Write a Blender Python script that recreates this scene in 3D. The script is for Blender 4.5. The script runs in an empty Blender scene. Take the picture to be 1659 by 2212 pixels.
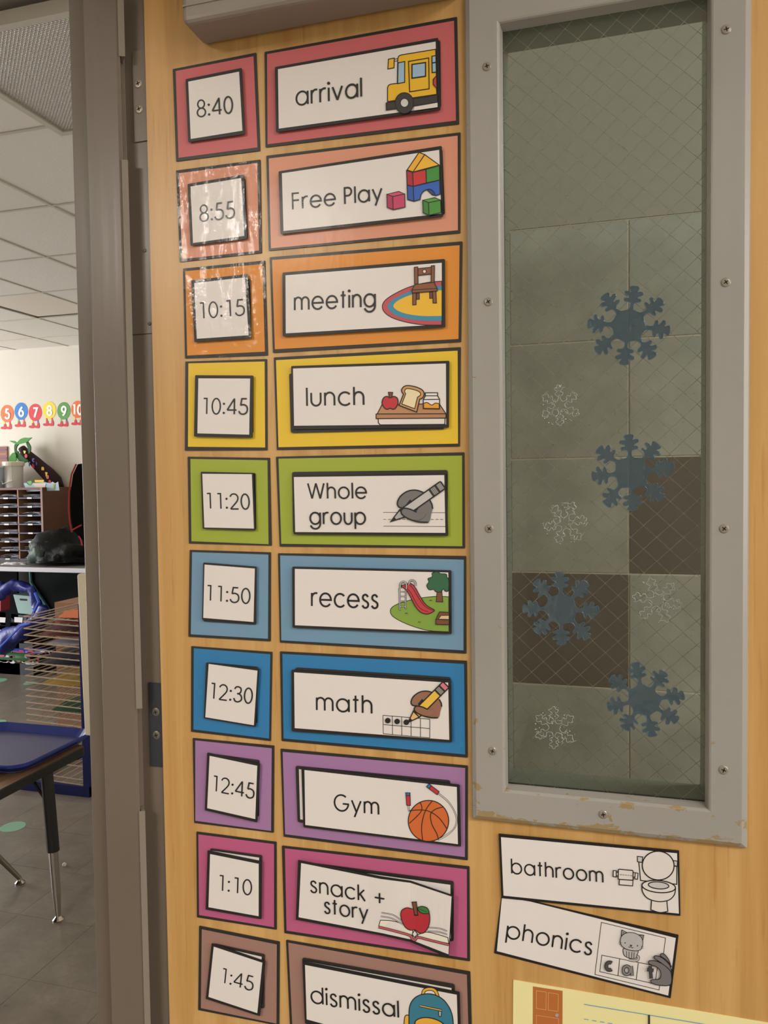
import bpy, bmesh, math, random
from mathutils import Vector, Matrix, noise
random.seed(7)
S = bpy.context.scene
COL = S.collection
# ------------------------------------------------------------------ camera
F = 1700.06
YAW, PITCH, ROLL = -0.280392, -0.0404104, -0.0136628
CAMH = 1.55
C0 = Vector((0.00823, -0.8, CAMH))
ZOFF = CAMH + 0.00827
_cy, _sy, _cp, _sp, _cr, _sr = math.cos(YAW), math.sin(YAW), math.cos(PITCH), math.sin(PITCH), math.cos(ROLL), math.sin(ROLL)
FWD = Vector((_sy*_cp, _cy*_cp, _sp)); RT = Vector((_cy, -_sy, 0)); UPV = RT.cross(FWD)
R_ = RT*_cr + UPV*_sr; U_ = RT*(-_sr) + UPV*_cr
cam = bpy.data.cameras.new('camera'); cam.sensor_fit = 'VERTICAL'; cam.sensor_height = 36; cam.lens = F*36/2212; cam.clip_start = .02
camo = bpy.data.objects.new('camera', cam); COL.objects.link(camo)
camo.matrix_world = Matrix(((R_.x, U_.x, -FWD.x, C0.x), (R_.y, U_.y, -FWD.y, C0.y), (R_.z, U_.z, -FWD.z, C0.z), (0, 0, 0, 1)))
S.camera = camo
# ------------------------------------------------------------------ light
w = bpy.data.worlds.new('world'); S.world = w; w.use_nodes = True
w.node_tree.nodes['Background'].inputs[0].default_value = (.9, .95, 1, 1)
w.node_tree.nodes['Background'].inputs[1].default_value = .3
def area(name, loc, target, sx, sy, power, col):
    l = bpy.data.lights.new(name, 'AREA'); l.shape = 'RECTANGLE'; l.size = sx; l.size_y = sy; l.energy = power; l.color = col
    o = bpy.data.objects.new(name, l); COL.objects.link(o); o.location = loc
    o.rotation_euler = (Vector(target)-Vector(loc)).to_track_quat('-Z', 'Y').to_euler(); return o
area('classroom_ceiling_light', (-1.70, -2.5, 2.66), (-1.70, -2.5, 0), 1.15, .30, 64, (1, .93, .84))
area('hall_ceiling_light', (1.45, -1.75, 2.66), (1.45, -1.75, 0), 1.15, .55, 54, (1, .94, .88))
area('hall_window_light', (2.3, -.75, 1.85), (0, 0, 1.65), 1.0, 1.4, 24, (1, .97, .94))
area('classroom_window_light', (-8.3, 2.6, 1.6), (-3.5, 3, 2.1), 2.0, 4.0, 430, (.97, .98, 1))
area('alcove_fill_light', (1.3, .38, 2.6), (.2, .6, 1.2), .5, .25, 11.0, (.98, .98, 1))  # added fill without a fixture, brightens the tiles behind the door
S.view_settings.view_transform = 'Standard'; S.view_settings.look = 'None'
S.view_settings.exposure = 0; S.view_settings.gamma = 1; S.view_settings.use_curve_mapping = False
# ------------------------------------------------------------------ helpers
def P(px, py, Y):
    d = FWD + R_*((px-829.5)/F) + U_*(-(py-1106)/F)
    return C0 + d*((Y-C0.y)/d.y)
def PZ(px, py, z):
    d = FWD + R_*((px-829.5)/F) + U_*(-(py-1106)/F)
    return C0 + d*((z-C0.z)/d.z)
def lin(c):
    return tuple(((v/255)/12.92 if v/255 <= .04045 else ((v/255+.055)/1.055)**2.4) for v in c) + (1,)
MATS = {}
def mat(key, col=None, rough=.5, metal=0, spec=.5, coat=0, coat_rough=.1, fn=None, alpha=None, emit=None):
    if key in MATS: return MATS[key]
    m = bpy.data.materials.new(key.replace(' ', '_')); m.use_nodes = True
    b = m.node_tree.nodes['Principled BSDF']
    if col is not None: b.inputs['Base Color'].default_value = lin(col)
    b.inputs['Roughness'].default_value = rough; b.inputs['Metallic'].default_value = metal
    b.inputs['Specular IOR Level'].default_value = spec
    b.inputs['Coat Weight'].default_value = coat; b.inputs['Coat Roughness'].default_value = coat_rough
    if alpha is not None: b.inputs['Alpha'].default_value = alpha
    if emit: b.inputs['Emission Color'].default_value = lin(col); b.inputs['Emission Strength'].default_value = emit
    if fn: fn(m, m.node_tree, b)
    MATS[key] = m; return m
def N(nt, t, **kw):
    n = nt.nodes.new(t)
    for k, v in kw.items():
        if k.startswith('i_'): n.inputs[k[2:].replace('_', ' ')].default_value = v
        else: setattr(n, k, v)
    return n
def pos(nt, scale=(1, 1, 1), rot=(0, 0, 0)):
    g = N(nt, 'ShaderNodeNewGeometry'); mp = N(nt, 'ShaderNodeMapping'); mp.inputs['Scale'].default_value = scale; mp.inputs['Rotation'].default_value = rot
    nt.links.new(g.outputs['Position'], mp.inputs['Vector']); return mp.outputs['Vector']
def ramp(nt, fac, stops):
    r = N(nt, 'ShaderNodeValToRGB'); e = r.color_ramp.elements
    while len(e) < len(stops): e.new(.5)
    for i, (p, c) in enumerate(stops): e[i].position = p; e[i].color = c if len(c) == 4 else tuple(c)+(1,)
    nt.links.new(fac, r.inputs[0]); return r.outputs[0]
def noise_n(nt, vec, scale, detail=3, rough=.5, dist=0):
    n = N(nt, 'ShaderNodeTexNoise'); n.inputs['Scale'].default_value = scale; n.inputs['Detail'].default_value = detail
    n.inputs['Roughness'].default_value = rough; n.inputs['Distortion'].default_value = dist
    nt.links.new(vec, n.inputs['Vector']); return n.outputs['Fac']
def bump(nt, b, h, strength, dist, sock='Normal'):
    n = N(nt, 'ShaderNodeBump'); n.inputs['Strength'].default_value = strength; n.inputs['Distance'].default_value = dist
    nt.links.new(h, n.inputs['Height']); nt.links.new(n.outputs[0], b.inputs[sock])
def mix(nt, fac, a, c, mode='MIX'):
    n = N(nt, 'ShaderNodeMix', data_type='RGBA', blend_type=mode)
    if isinstance(fac, (int, float)): n.inputs[0].default_value = fac
    else: nt.links.new(fac, n.inputs[0])
    for k, v in ((6, a), (7, c)):
        if isinstance(v, tuple): n.inputs[k].default_value = v
        else: nt.links.new(v, n.inputs[k])
    return n.outputs[2]
def math_n(nt, op, a, c=None):
    n = N(nt, 'ShaderNodeMath', operation=op)
    for k, v in ((0, a), (1, c)):
        if v is None: continue
        if isinstance(v, (int, float)): n.inputs[k].default_value = v
        else: nt.links.new(v, n.inputs[k])
    return n.outputs[0]

# ---- mesh objects
WL = {}
def mk(name, vs, fs, mats, midx=None, parent=None, origin=None, smooth=False):
    vs = [Vector(v) for v in vs]
    if origin is None:
        lo = Vector([min(v[k] for v in vs) for k in range(3)]); hi = Vector([max(v[k] for v in vs) for k in range(3)]); o = (lo+hi)/2
    else: o = Vector(origin)
    me = bpy.data.meshes.new(name); me.from_pydata([v-o for v in vs], [], fs)
    for m in (mats if isinstance(mats, (list, tuple)) else [mats]): me.materials.append(m)
    if midx: me.polygons.foreach_set('material_index', midx)
    if smooth: me.polygons.foreach_set('use_smooth', [True]*len(me.polygons))
    me.update(); ob = bpy.data.objects.new(name, me); COL.objects.link(ob)
    WL[ob] = o.copy(); ob.location = o
    if parent: ob.parent = parent; ob.location = o - WL[parent]
    return ob
def fix(ob):
    bm = bmesh.new(); bm.from_mesh(ob.data); bmesh.ops.recalc_face_normals(bm, faces=bm.faces); bm.to_mesh(ob.data); bm.free(); return ob
def tag(o, label=None, cat=None, group=None, kind=None):
    if label: o['label'] = label
    if cat: o['category'] = cat
    if group: o['group'] = group
    if kind: o['kind'] = kind
    return o
def empty(name, loc, label=None, cat=None, group=None, kind=None):
    o = bpy.data.objects.new(name, None); COL.objects.link(o); o.location = loc; o.empty_display_size = .05; WL[o] = Vector(loc)
    return tag(o, label, cat, group, kind)
class MB:
    def __init__(s): s.v = []; s.f = []; s.m = []
    def add(s, vs, fs, mi=0):
        b = len(s.v); s.v += [Vector(v) for v in vs]; s.f += [tuple(b+i for i in f) for f in fs]; s.m += [mi]*len(fs); return s
    def box(s, x0, x1, y0, y1, z0, z1, mi=0):
        return s.add([(x0, y0, z0), (x1, y0, z0), (x1, y1, z0), (x0, y1, z0), (x0, y0, z1), (x1, y0, z1), (x1, y1, z1), (x0, y1, z1)],
                     [(0, 3, 2, 1), (4, 5, 6, 7), (0, 1, 5, 4), (1, 2, 6, 5), (2, 3, 7, 6), (3, 0, 4, 7)], mi)
    def tube(s, pts, r, n=8, mi=0, closed=False):
        pts = [Vector(p) for p in pts]; rs = r if isinstance(r, (list, tuple)) else [r]*len(pts); rings = []
        prev = None
        for i, p in enumerate(pts):
            a = pts[i-1] if (i or closed) else p; c = pts[(i+1) % len(pts)] if (i < len(pts)-1 or closed) else p
            d = (c-a).normalized(); ref = prev if prev else (Vector((0, 0, 1)) if abs(d.z) < .9 else Vector((1, 0, 0)))
            x = (ref - d*ref.dot(d)).normalized(); y = d.cross(x); prev = x
            rings.append([p+(x*math.cos(t)+y*math.sin(t))*rs[i] for t in [2*math.pi*k/n for k in range(n)]])
        vs = [q for g in rings for q in g]; fs = []; L = len(pts)
        for i in range(L if closed else L-1):
            for k in range(n): fs.append((i*n+k, i*n+(k+1) % n, ((i+1) % L)*n+(k+1) % n, ((i+1) % L)*n+k))
        if not closed: fs += [tuple(range(n))[::-1], tuple((L-1)*n+k for k in range(n))]
        return s.add(vs, fs, mi)
    def lathe(s, c, prof, n=20, mi=0, axis='z'):
        c = Vector(c); vs = []; fs = []
        for r, h in prof:
            for k in range(n):
                t = 2*math.pi*k/n; a, b2 = r*math.cos(t), r*math.sin(t)
                vs.append(c+(Vector((a, b2, h)) if axis == 'z' else Vector((a, h, b2))))
        for i in range(len(prof)-1):
            for k in range(n): fs.append((i*n+k, i*n+(k+1) % n, (i+1)*n+(k+1) % n, (i+1)*n+k))
        fs += [tuple(range(n))[::-1], tuple((len(prof)-1)*n+k for k in range(n))]
        return s.add(vs, fs, mi)
    def slab(s, poly, d, mi=0):
        """prism: polygon (3D pts) swept by vector d"""
        n = len(poly); d = Vector(d); poly = [Vector(p) for p in poly]
        return s.add(poly+[p+d for p in poly], [tuple(range(n)), tuple(range(n, 2*n))[::-1]]+[(i, i+n, (i+1) % n+n, (i+1) % n) for i in range(n)], mi)
    def mk(s, name, mats, parent=None, smooth=False, origin=None, rec=True):
        o = mk(name, s.v, s.f, mats, s.m, parent, origin, smooth)
        return fix(o) if rec else o
def bevel(o, wd, seg=2):
    m = o.modifiers.new('bevel', 'BEVEL'); m.width = wd; m.segments = seg; m.limit_method = 'ANGLE'; return o

# ---- 2D paths
def arc(cx, cy, rx, ry, a0, a1, n=14):
    return [(cx+rx*math.cos(math.radians(a0+(a1-a0)*i/n)), cy+ry*math.sin(math.radians(a0+(a1-a0)*i/n))) for i in range(n+1)]
def ell(cx, cy, rx, ry, rot=0, n=28):
    c, s = math.cos(math.radians(rot)), math.sin(math.radians(rot)); o = []
    for i in range(n):
        t = 2*math.pi*i/n; a, b = rx*math.cos(t), ry*math.sin(t); o.append((cx+a*c-b*s, cy+a*s+b*c))
    return o
def crv(p, closed=False, k=4):
    n = len(p); o = []
    for i in range(n if closed else n-1):
        p0 = p[(i-1) % n] if (closed or i) else p[0]; p1 = p[i]; p2 = p[(i+1) % n]; p3 = p[(i+2) % n] if (closed or i < n-2) else p[-1]
        for j in range(k):
            t = j/k
            o.append(tuple(.5*(2*p1[a]+(p2[a]-p0[a])*t+(2*p0[a]-5*p1[a]+4*p2[a]-p3[a])*t*t+(3*p1[a]-p0[a]-3*p2[a]+p3[a])*t**3) for a in (0, 1)))
    if not closed: o.append(p[-1])
    return o

# ---- stroke lettering (single-storey geometric sans)
H = 1.36
G = {
 'a': ([arc(.5, .5, .5, .5, 0, 360, 24), [(1, 0), (1, 1)]], 1), 'b': ([arc(.5, .5, .5, .5, 0, 360, 24), [(0, 0), (0, 1.4)]], 1),
 'c': ([arc(.5, .5, .5, .5, 42, 318, 20)], .87), 'd': ([arc(.5, .5, .5, .5, 0, 360, 24), [(1, 0), (1, 1.4)]], 1),
 'e': ([[(.02, .5), (1, .5)]+arc(.5, .5, .5, .5, 0, 325, 22)[1:]], 1), 'g': ([arc(.5, .5, .5, .5, 0, 360, 24), [(1, 1)]+arc(.5, .05, .5, .46, 0, -160, 12)], 1),
 'h': ([[(0, 0), (0, 1.4)], arc(.37, .6, .37, .4, 180, 0)+[(.74, 0)]], .74), 'i': ([[(0, 0), (0, 1)], 'dot', (0, 1.33)], 0),
 'k': ([[(0, 0), (0, 1.4)], [(0, .42), (.56, 1)], [(.16, .58), (.62, 0)]], .62), 'l': ([[(0, 0), (0, 1.4)]], 0),
 'm': ([[(0, 0), (0, 1)], arc(.33, .65, .33, .35, 180, 0)+[(.66, 0)], arc(.99, .65, .33, .35, 180, 0)+[(1.32, 0)]], 1.32),
 'n': ([[(0, 0), (0, 1)], arc(.37, .6, .37, .4, 180, 0)+[(.74, 0)]], .74), 'o': ([arc(.5, .5, .5, .5, 0, 360, 24)], 1),
 'p': ([arc(.5, .5, .5, .5, 0, 360, 24), [(0, -.42), (0, 1)]], 1), 'r': ([[(0, 0), (0, 1)], arc(.38, .6, .38, .4, 180, 70, 8)], .42),
 's': ([crv([(.50, .82), (.40, .96), (.24, 1.0), (.07, .90), (.05, .70), (.18, .57), (.38, .47), (.52, .33), (.50, .12), (.34, 0), (.14, .02), (.0, .18)])], .52),
 't': ([[(.22, 0), (.22, 1.34)], [(0, 1), (.46, 1)]], .46), 'u': ([[(0, 1)]+arc(.37, .4, .37, .4, 180, 360)+[(.74, 1)]], .74),
 'v': ([[(0, 1), (.42, 0), (.84, 1)]], .84), 'y': ([[(0, 1), (.44, 0)], [(.86, 1), (.24, -.42)]], .86),
 'W': ([[(0, H), (.38, 0), (.78, H), (1.18, 0), (1.56, H)]], 1.56), 'F': ([[(0, 0), (0, H), (.62, H)], [(0, .76), (.6, .76)]], .6),
 'P': ([[(0, 0), (0, H), (.3, H)]+arc(.3, 1.02, .34, .34, 90, -90)+[(0, .68)]], .64), 'G': ([[(.78, .62), (1.3, .62)]+arc(.66, .68, .66, .68, 0, -310, 24)[1:]], 1.3),
 '+': ([[(0, .5), (.9, .5)], [(.45, .05), (.45, .95)]], .9), ' ': ([], .25),
 '0': ([ell(.33, H/2, .33, H/2, 0, 28)+[(.66, H/2)]], .66), '1': ([[(.16, H-.03), (.22, H), (.42, H), (.42, 0)]], .62),
 '2': ([arc(.33, .99, .33, .37, 165, 0, 10)+crv([(.66, .99), (.56, .68), (.02, .0)])[1:]+[(.68, 0)]], .68),
 '3': ([crv([(.04, 1.12), (.14, 1.3), (.34, H), (.55, 1.25), (.58, .98), (.46, .78), (.26, .74)]), crv([(.26, .74), (.52, .68), (.66, .44), (.62, .17), (.36, 0), (.12, .06), (0, .30)])], .66),
 '4': ([[(.74, .36), (-.02, .36), (.56, H), (.56, 0)]], .72), '5': ([[(.6, H), (.2, H), (.11, .78)]+crv([(.11, .78), (.34, .84), (.58, .72), (.66, .44), (.58, .14), (.32, 0), (.08, .08), (-.03, .28)])[1:]], .66),
 '6': ([ell(.33, .4, .33, .4)+[(.66, .4)], crv([(.02, .5), (.15, .9), (.5, H)])], .66), '7': ([[(0, H), (.66, H), (.2, 0)]], .66),
 '8': ([ell(.33, 1.03, .27, .33)+[(.6, 1.03)], ell(.33, .35, .33, .35)+[(.66, .35)]], .66),
 '9': ([ell(.33, .94, .33, .4)+[(.66, .94)], crv([(.64, .9), (.5, .4), (.16, 0)])], .66), ':': (['dot', (.05, .10), 'dot', (.05, .90)], .10),
}
def layout(txt, gap):
    out = []; x = 0
    for ch in txt:
        st, wd = G[ch]; i = 0
        while i < len(st):
            if isinstance(st[i], str): out.append(('dot', (x+st[i+1][0], st[i+1][1]))); i += 2
            else: out.append(('line', [(x+a, b) for a, b in st[i]])); i += 1
        x += wd + gap
    return out

INK = {}
def ink(c, gloss=.25):
    def fn(m, nt, b):
        v = pos(nt); h = noise_n(nt, v, 90, 3)
        bump(nt, b, h, .12, .002, 'Coat Normal')
    return mat('print_%d_%d_%d' % c, c, .45, coat=gloss, coat_rough=.16, fn=fn)
BLK = (24, 22, 23); WHT = (232, 226, 224); LW = 7
class Pic:
    """flat print built as thin layers on a card face; coordinates are read off the photograph and projected on the card's own plane"""
    def __init__(s, T, y, lift=None): s.T = T; s.y = y; s.vs = []; s.fs = []; s.mi = []; s.mats = []; s.lift = lift; s.step = .00005
    def w(s, p):
        px, py = s.T[0]+p[0]/s.T[2], s.T[1]+p[1]/s.T[2]
        return P(px, py, s.y - (s.lift(px, py) if s.lift else 0))
    def m(s, c):
        mm = ink(c)
        if mm not in s.mats: s.mats.append(mm)
        return s.mats.index(mm)
    def up(s): s.y -= s.step
    def poly(s, pts, c):
        b = len(s.vs); s.vs += [s.w(p) for p in pts]; s.fs.append(tuple(range(b, b+len(pts)))); s.mi.append(s.m(c))
    def fill(s, pts, c): s.up(); s.poly(pts, c); return s
    def line(s, pts, wd=LW, c=BLK, closed=False, caps=True):
        """mitred ribbon along a polyline"""
        s.up(); h = wd/2; q = []
        for p in pts:
            if not q or math.hypot(p[0]-q[-1][0], p[1]-q[-1][1]) > 1e-4: q.append(p)
        if not closed and len(q) > 3 and math.hypot(q[0][0]-q[-1][0], q[0][1]-q[-1][1]) < 1e-3: q.pop(); closed = True
        elif closed and math.hypot(q[0][0]-q[-1][0], q[0][1]-q[-1][1]) < 1e-3: q.pop()
        n = len(q)
        if n < 2: return s
        if not closed:
            for i in range(1, n-1):
                u = (q[i][0]-q[i-1][0], q[i][1]-q[i-1][1]); v = (q[i+1][0]-q[i][0], q[i+1][1]-q[i][1])
                if u[0]*v[0]+u[1]*v[1] < -.3*math.hypot(*u)*math.hypot(*v):
                    s.line(q[:i+1], wd, c); return s.line(q[i:], wd, c)
        A, B = [], []
        for i in range(n):
            p = q[i]; a = q[i-1] if (i or closed) else None; c2 = q[(i+1) % n] if (i < n-1 or closed) else None
            def nr(u, v): L = math.hypot(v[0]-u[0], v[1]-u[1]); return (-(v[1]-u[1])/L, (v[0]-u[0])/L)
            n1 = nr(a, p) if a else nr(p, c2); n2 = nr(p, c2) if c2 else n1
            mx, my = n1[0]+n2[0], n1[1]+n2[1]; L = math.hypot(mx, my)
            if L < .35: mx, my, k = n1[0], n1[1], 1
            else: mx, my = mx/L, my/L; k = min(2.2, 1/max(.2, mx*n1[0]+my*n1[1]))
            A.append((p[0]+mx*h*k, p[1]+my*h*k)); B.append((p[0]-mx*h*k, p[1]-my*h*k))
        for i in range(n if closed else n-1):
            j = (i+1) % n; s.poly([A[i], A[j], B[j], B[i]], c)
        return s
    def shape(s, pts, c, wd=LW): s.fill(pts, c); return s.line(pts, wd, BLK, True)
    def dot(s, c, r, col): return s.fill(ell(c[0], c[1], r, r, 0, 14), col)
    def text(s, txt, p0, p1, size, up=(0, -1), col=BLK, gap=.34, wt=.148):
        el = layout(txt, gap); xs = [x for k, e in el for x, y in (e if k == 'line' else [e])]; x0, x1 = min(xs), max(xs); hw = wt*size/2
        L = math.hypot(up[0], up[1]); up = (up[0]/L*size, up[1]/L*size)
        d = math.hypot(p1[0]-p0[0], p1[1]-p0[1]); e = ((p1[0]-p0[0])/d, (p1[1]-p0[1])/d)
        a = (p0[0]+e[0]*hw, p0[1]+e[1]*hw); sc = (d-2*hw)/(x1-x0) if x1 > x0 else 0
        def f(p): return (a[0]+e[0]*sc*(p[0]-x0)+up[0]*p[1], a[1]+e[1]*sc*(p[0]-x0)+up[1]*p[1])
        for k, g in el:
            if k == 'dot': s.dot(f(g), wt*size*.8, col)
            else: s.line([f(p) for p in g], wt*size, col)
        return s
    def mk(s, name, parent): return mk(name, s.vs, s.fs, s.mats, s.mi, parent)
def rquad(q, r):
    if r <= 0: return list(q)
    o = []; n = len(q)
    for i in range(n):
        a, b, c = q[i-1], q[i], q[(i+1) % n]
        def tow(p, t):
            L = math.hypot(t[0]-p[0], t[1]-p[1]); return (p[0]+(t[0]-p[0])*r/L, p[1]+(t[1]-p[1])*r/L)
        s1, s2 = tow(b, a), tow(b, c)
        for t in (0, .33, .67, 1): o.append(((1-t)**2*s1[0]+2*t*(1-t)*b[0]+t*t*s2[0], (1-t)**2*s1[1]+2*t*(1-t)*b[1]+t*t*s2[1]))
    return o
def cardslab(name, T, q, y, th, m, parent=None, r=6, lift=None):
    q = rquad(q, r); pts = []
    for p in q:
        px, py = T[0]+p[0]/T[2], T[1]+p[1]/T[2]; pts.append(P(px, py, y-(lift(px, py) if lift else 0)))
    o = MB().slab(pts, (0, th, 0)).mk(name, m, parent); return o
# ------------------------------------------------------------------ materials of the setting
def f_wood(m, nt, b):
    v = pos(nt, (1, 1, .035)); a = noise_n(nt, v, 42, 5, .6, .6); v2 = pos(nt, (1, 1, .10)); c = noise_n(nt, v2, 7, 2)
    v3 = pos(nt, (1, 1, .05)); d = noise_n(nt, v3, 150, 3)
    c1 = ramp(nt, a, [(.3, lin((196, 152, 92))), (.5, lin((208, 165, 104))), (.72, lin((222, 182, 122)))])
    c2 = ramp(nt, c, [(.35, lin((244, 236, 220))), (.65, lin((255, 255, 250)))])
    o = mix(nt, 1.0, c1, c2, 'MULTIPLY')
    st = ramp(nt, d, [(.30, lin((205, 180, 150))), (.40, (1, 1, 1))])
    o = mix(nt, .35, o, st, 'MULTIPLY')
    vk = pos(nt, (1, 1, .22)); k = noise_n(nt, vk, 26, 1); km = ramp(nt, k, [(.765, (0, 0, 0)), (.80, (1, 1, 1))])
    o = mix(nt, km, o, lin((120, 78, 40)))
    nt.links.new(o, b.inputs['Base Color']); bump(nt, b, a, .05, .002)
WOOD = mat('maple_veneer', rough=.38, spec=.45, coat=.25, coat_rough=.28, fn=f_wood)
def f_paint(base, chips=False):
    def fn(m, nt, b):
        v = pos(nt, (1, 1, .03)); a = noise_n(nt, v, 120, 3); big = noise_n(nt, pos(nt), 3, 2)
        c = ramp(nt, big, [(.3, lin(tuple(x*.96 for x in base))), (.7, lin(tuple(min(255, x*1.04) for x in base)))])
        r = N(nt, 'ShaderNodeMapRange'); r.inputs[3].default_value = .24; r.inputs[4].default_value = .40
        nt.links.new(a, r.inputs[0]); nt.links.new(r.outputs[0], b.inputs['Roughness'])
        if chips:
            at = N(nt, 'ShaderNodeAttribute', attribute_name='wear'); n1 = noise_n(nt, pos(nt, (.55, 1, 1.0)), 95, 5, .65, .8); n2 = noise_n(nt, pos(nt), 22, 2)
            s = math_n(nt, 'ADD', n1, math_n(nt, 'MULTIPLY', math_n(nt, 'SUBTRACT', n2, .5), .55)); s = math_n(nt, 'ADD', s, math_n(nt, 'MULTIPLY', at.outputs['Fac'], .30))
            k = ramp(nt, s, [(.675, (0, 0, 0)), (.69, (1, 1, 1))]); c = mix(nt, k, c, lin((158, 138, 100)))
            inv = math_n(nt, 'SUBTRACT', 1, k); bump(nt, b, math_n(nt, 'ADD', math_n(nt, 'MULTIPLY', a, .05), inv), .4, .0006)
        else: bump(nt, b, a, .06, .001)
        nt.links.new(c, b.inputs['Base Color'])
    return fn
PAINT = mat('taupe_paint', rough=.36, spec=.5, fn=f_paint((112, 101, 90)))
PAINTF = mat('grey_taupe_paint_chipped', rough=.36, spec=.5, fn=f_paint((160, 157, 152), True))
PAINTR = mat('grey_green_paint', rough=.5, fn=f_paint((140, 142, 130)))
GAPLIT = mat('gap_light_paint', (136, 127, 116), .3)  # lighter taupe, painted-in light from the gap beside the door
HINGE = mat('dark_hinge_metal', (62, 64, 72), .38, .4)
SCREWM = mat('screw_metal', (120, 116, 108), .35, .6)
SLOT = mat('slot_black', (14, 12, 11), .7)
# ------------------------------------------------------------------ door frame and doorway wall
def X9(px, Y): return P(px, 900, Y).x
xa, xb, xc, xd = X9(171, .003), X9(204, -.014), X9(272, -.014), X9(289, .0035)
DX0, DX1 = -.4952, .42
TOPZ = 2.14
prof = [(xd+.060, .0035), (xd, .0035), (xd-.0015, -.002), (xc+.004, -.0125), (xc, -.014), (xb+.0006, -.014), (xb, -.0133), (xb, .0035), (xa+.002, .0035), (xa, .006), (xa, .040), (xd+.060, .040)]
jamb = MB().slab([(x, y, 0) for x, y in prof], (0, 0, TOPZ)).mk('trim_1', PAINT); tag(jamb, kind='structure')
bevel(jamb, .0004, 2)
def sx(p): return P(p[0], p[1], .0035)
for (a, b_) in (((262, 130), (256, -60)), ((281, 1525), (266, 352)), ((305, 2290), (298, 1745))):  # added pale strips imitate light through the door gap, broken at the hinges
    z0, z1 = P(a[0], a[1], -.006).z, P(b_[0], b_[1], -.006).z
    MB().slab([(xd+.0005, .001, z0), (xd-.001, -.0035, z0), (xc+.0055, -.0125, z0), (xc+.0035, -.0145, z0), (xc+.010, -.0118, z0), (xd+.002, -.003, z0)], (0, 0, z1-z0)).mk('gap_light_strip', GAPLIT, jamb)
def screw(c, r, m, parent, name='screw', rot=.3):
    mb = MB().lathe(c, [(r, 0), (r*.97, -.0006), (r*.8, -.0011), (r*.5, -.0013)], 16, 0, 'y')
    for t in (rot, rot+math.pi/2):
        d = Vector((math.cos(t), 0, math.sin(t)))*r*.5; n = Vector((-math.sin(t), 0, math.cos(t)))*r*.11; cc = Vector(c)+Vector((0, -.00135, 0))
        mb.add([cc-d-n, cc+d-n, cc+d+n, cc-d+n], [(0, 1, 2, 3)], 1)
    return mb.mk(name, [m, SLOT], parent, rec=False)
def leaf(q, m, scr, sm):
    pts = [P(x, y, .0028) for x, y in q]; xs = min(p.x for p in pts); z0 = min(p.z for p in pts); z1 = max(p.z for p in pts)
    o = MB().box(xs, xs+.034, .0016, .0035, z0, z1).mk('hinge_leaf', m, jamb)
    for (x, y) in scr: screw(P(x, y, .0016), .0052, sm, o)
leaf([(289, 112), (292, 308)], PAINT, [(299, 181), (301, 236)], mat('painted_screw', (150, 138, 122), .35, .3))
leaf([(323, 1474), (326, 1654)], HINGE, [(337, 1538), (338, 1588)], SCREWM)
for p_ in ((312.5, 541), (323, 699)): screw(P(p_[0], p_[1], .0034), .0022, PAINT, jamb)
MB().box(xd+.001, xd+.055, .0030, .0037, P(315, 722, .0035).z, P(315, 722, .0035).z+.0006).mk('joint_line', SLOT, jamb)

WALLP = mat('cream_wall_paint', (222, 216, 203), .8, fn=lambda m, nt, b: bump(nt, b, noise_n(nt, pos(nt), 60, 4), .1, .004))
HALLP = mat('hall_wall_paint', (200, 192, 170), .75, fn=lambda m, nt, b: bump(nt, b, noise_n(nt, pos(nt), 160, 4), .18, .003))
CEIL = 2.70
wx0, wx1 = xa+.012, -.5
wl = MB().box(wx0, wx1, .040, 4.85, 0, CEIL).box(wx0, wx1, -4.2, -1.02, 0, CEIL).box(wx0, wx1, -1.02, .040, TOPZ+.02, CEIL)
tag(wl.mk('wall_doorway', WALLP), kind='structure')
jam2 = MB().box(xa, xd+.02, -1.02, -.96, 0, TOPZ).box(xa, xd+.02, -1.02, .04, TOPZ, TOPZ+.03).mk('trim_2', PAINT); tag(jam2, kind='structure')

# ------------------------------------------------------------------ the door leaf with its glazed opening
yF = -.008
bl, br = P(1018, 1770, yF), P(1616, 1839, yF); il, ir, it = P(1090.5, 1713.7, yF), P(1531, 1752, yF), P(1081, 43, yF)
gl, gr = P(1097, 1695, .004), P(1524, 1735, .004)
OX0, OX1, OZ0 = bl.x, br.x, (bl.z+br.z)/2
IX0, IX1, IZ0, IZ1 = il.x, ir.x, (il.z+ir.z)/2, it.z
GX0, GX1, GZ0 = gl.x, gr.x, (gl.z+gr.z)/2; WI = (GX0-IX0+IX1-GX1)/2; GZ1 = IZ1-WI
OZ1 = IZ1+(IZ0-OZ0)
door = MB()
hx0, hx1, hz0, hz1 = OX0+.012, OX1-.012, OZ0+.012, OZ1-.012
door.box(DX0, hx0, 0, .044, .01, 2.13).box(hx1, DX1, 0, .044, .01, 2.13).box(hx0, hx1, 0, .044, .01, hz0).box(hx0, hx1, 0, .044, hz1, 2.13)
door = door.mk('door_1', WOOD); tag(door, kind='structure')
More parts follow.
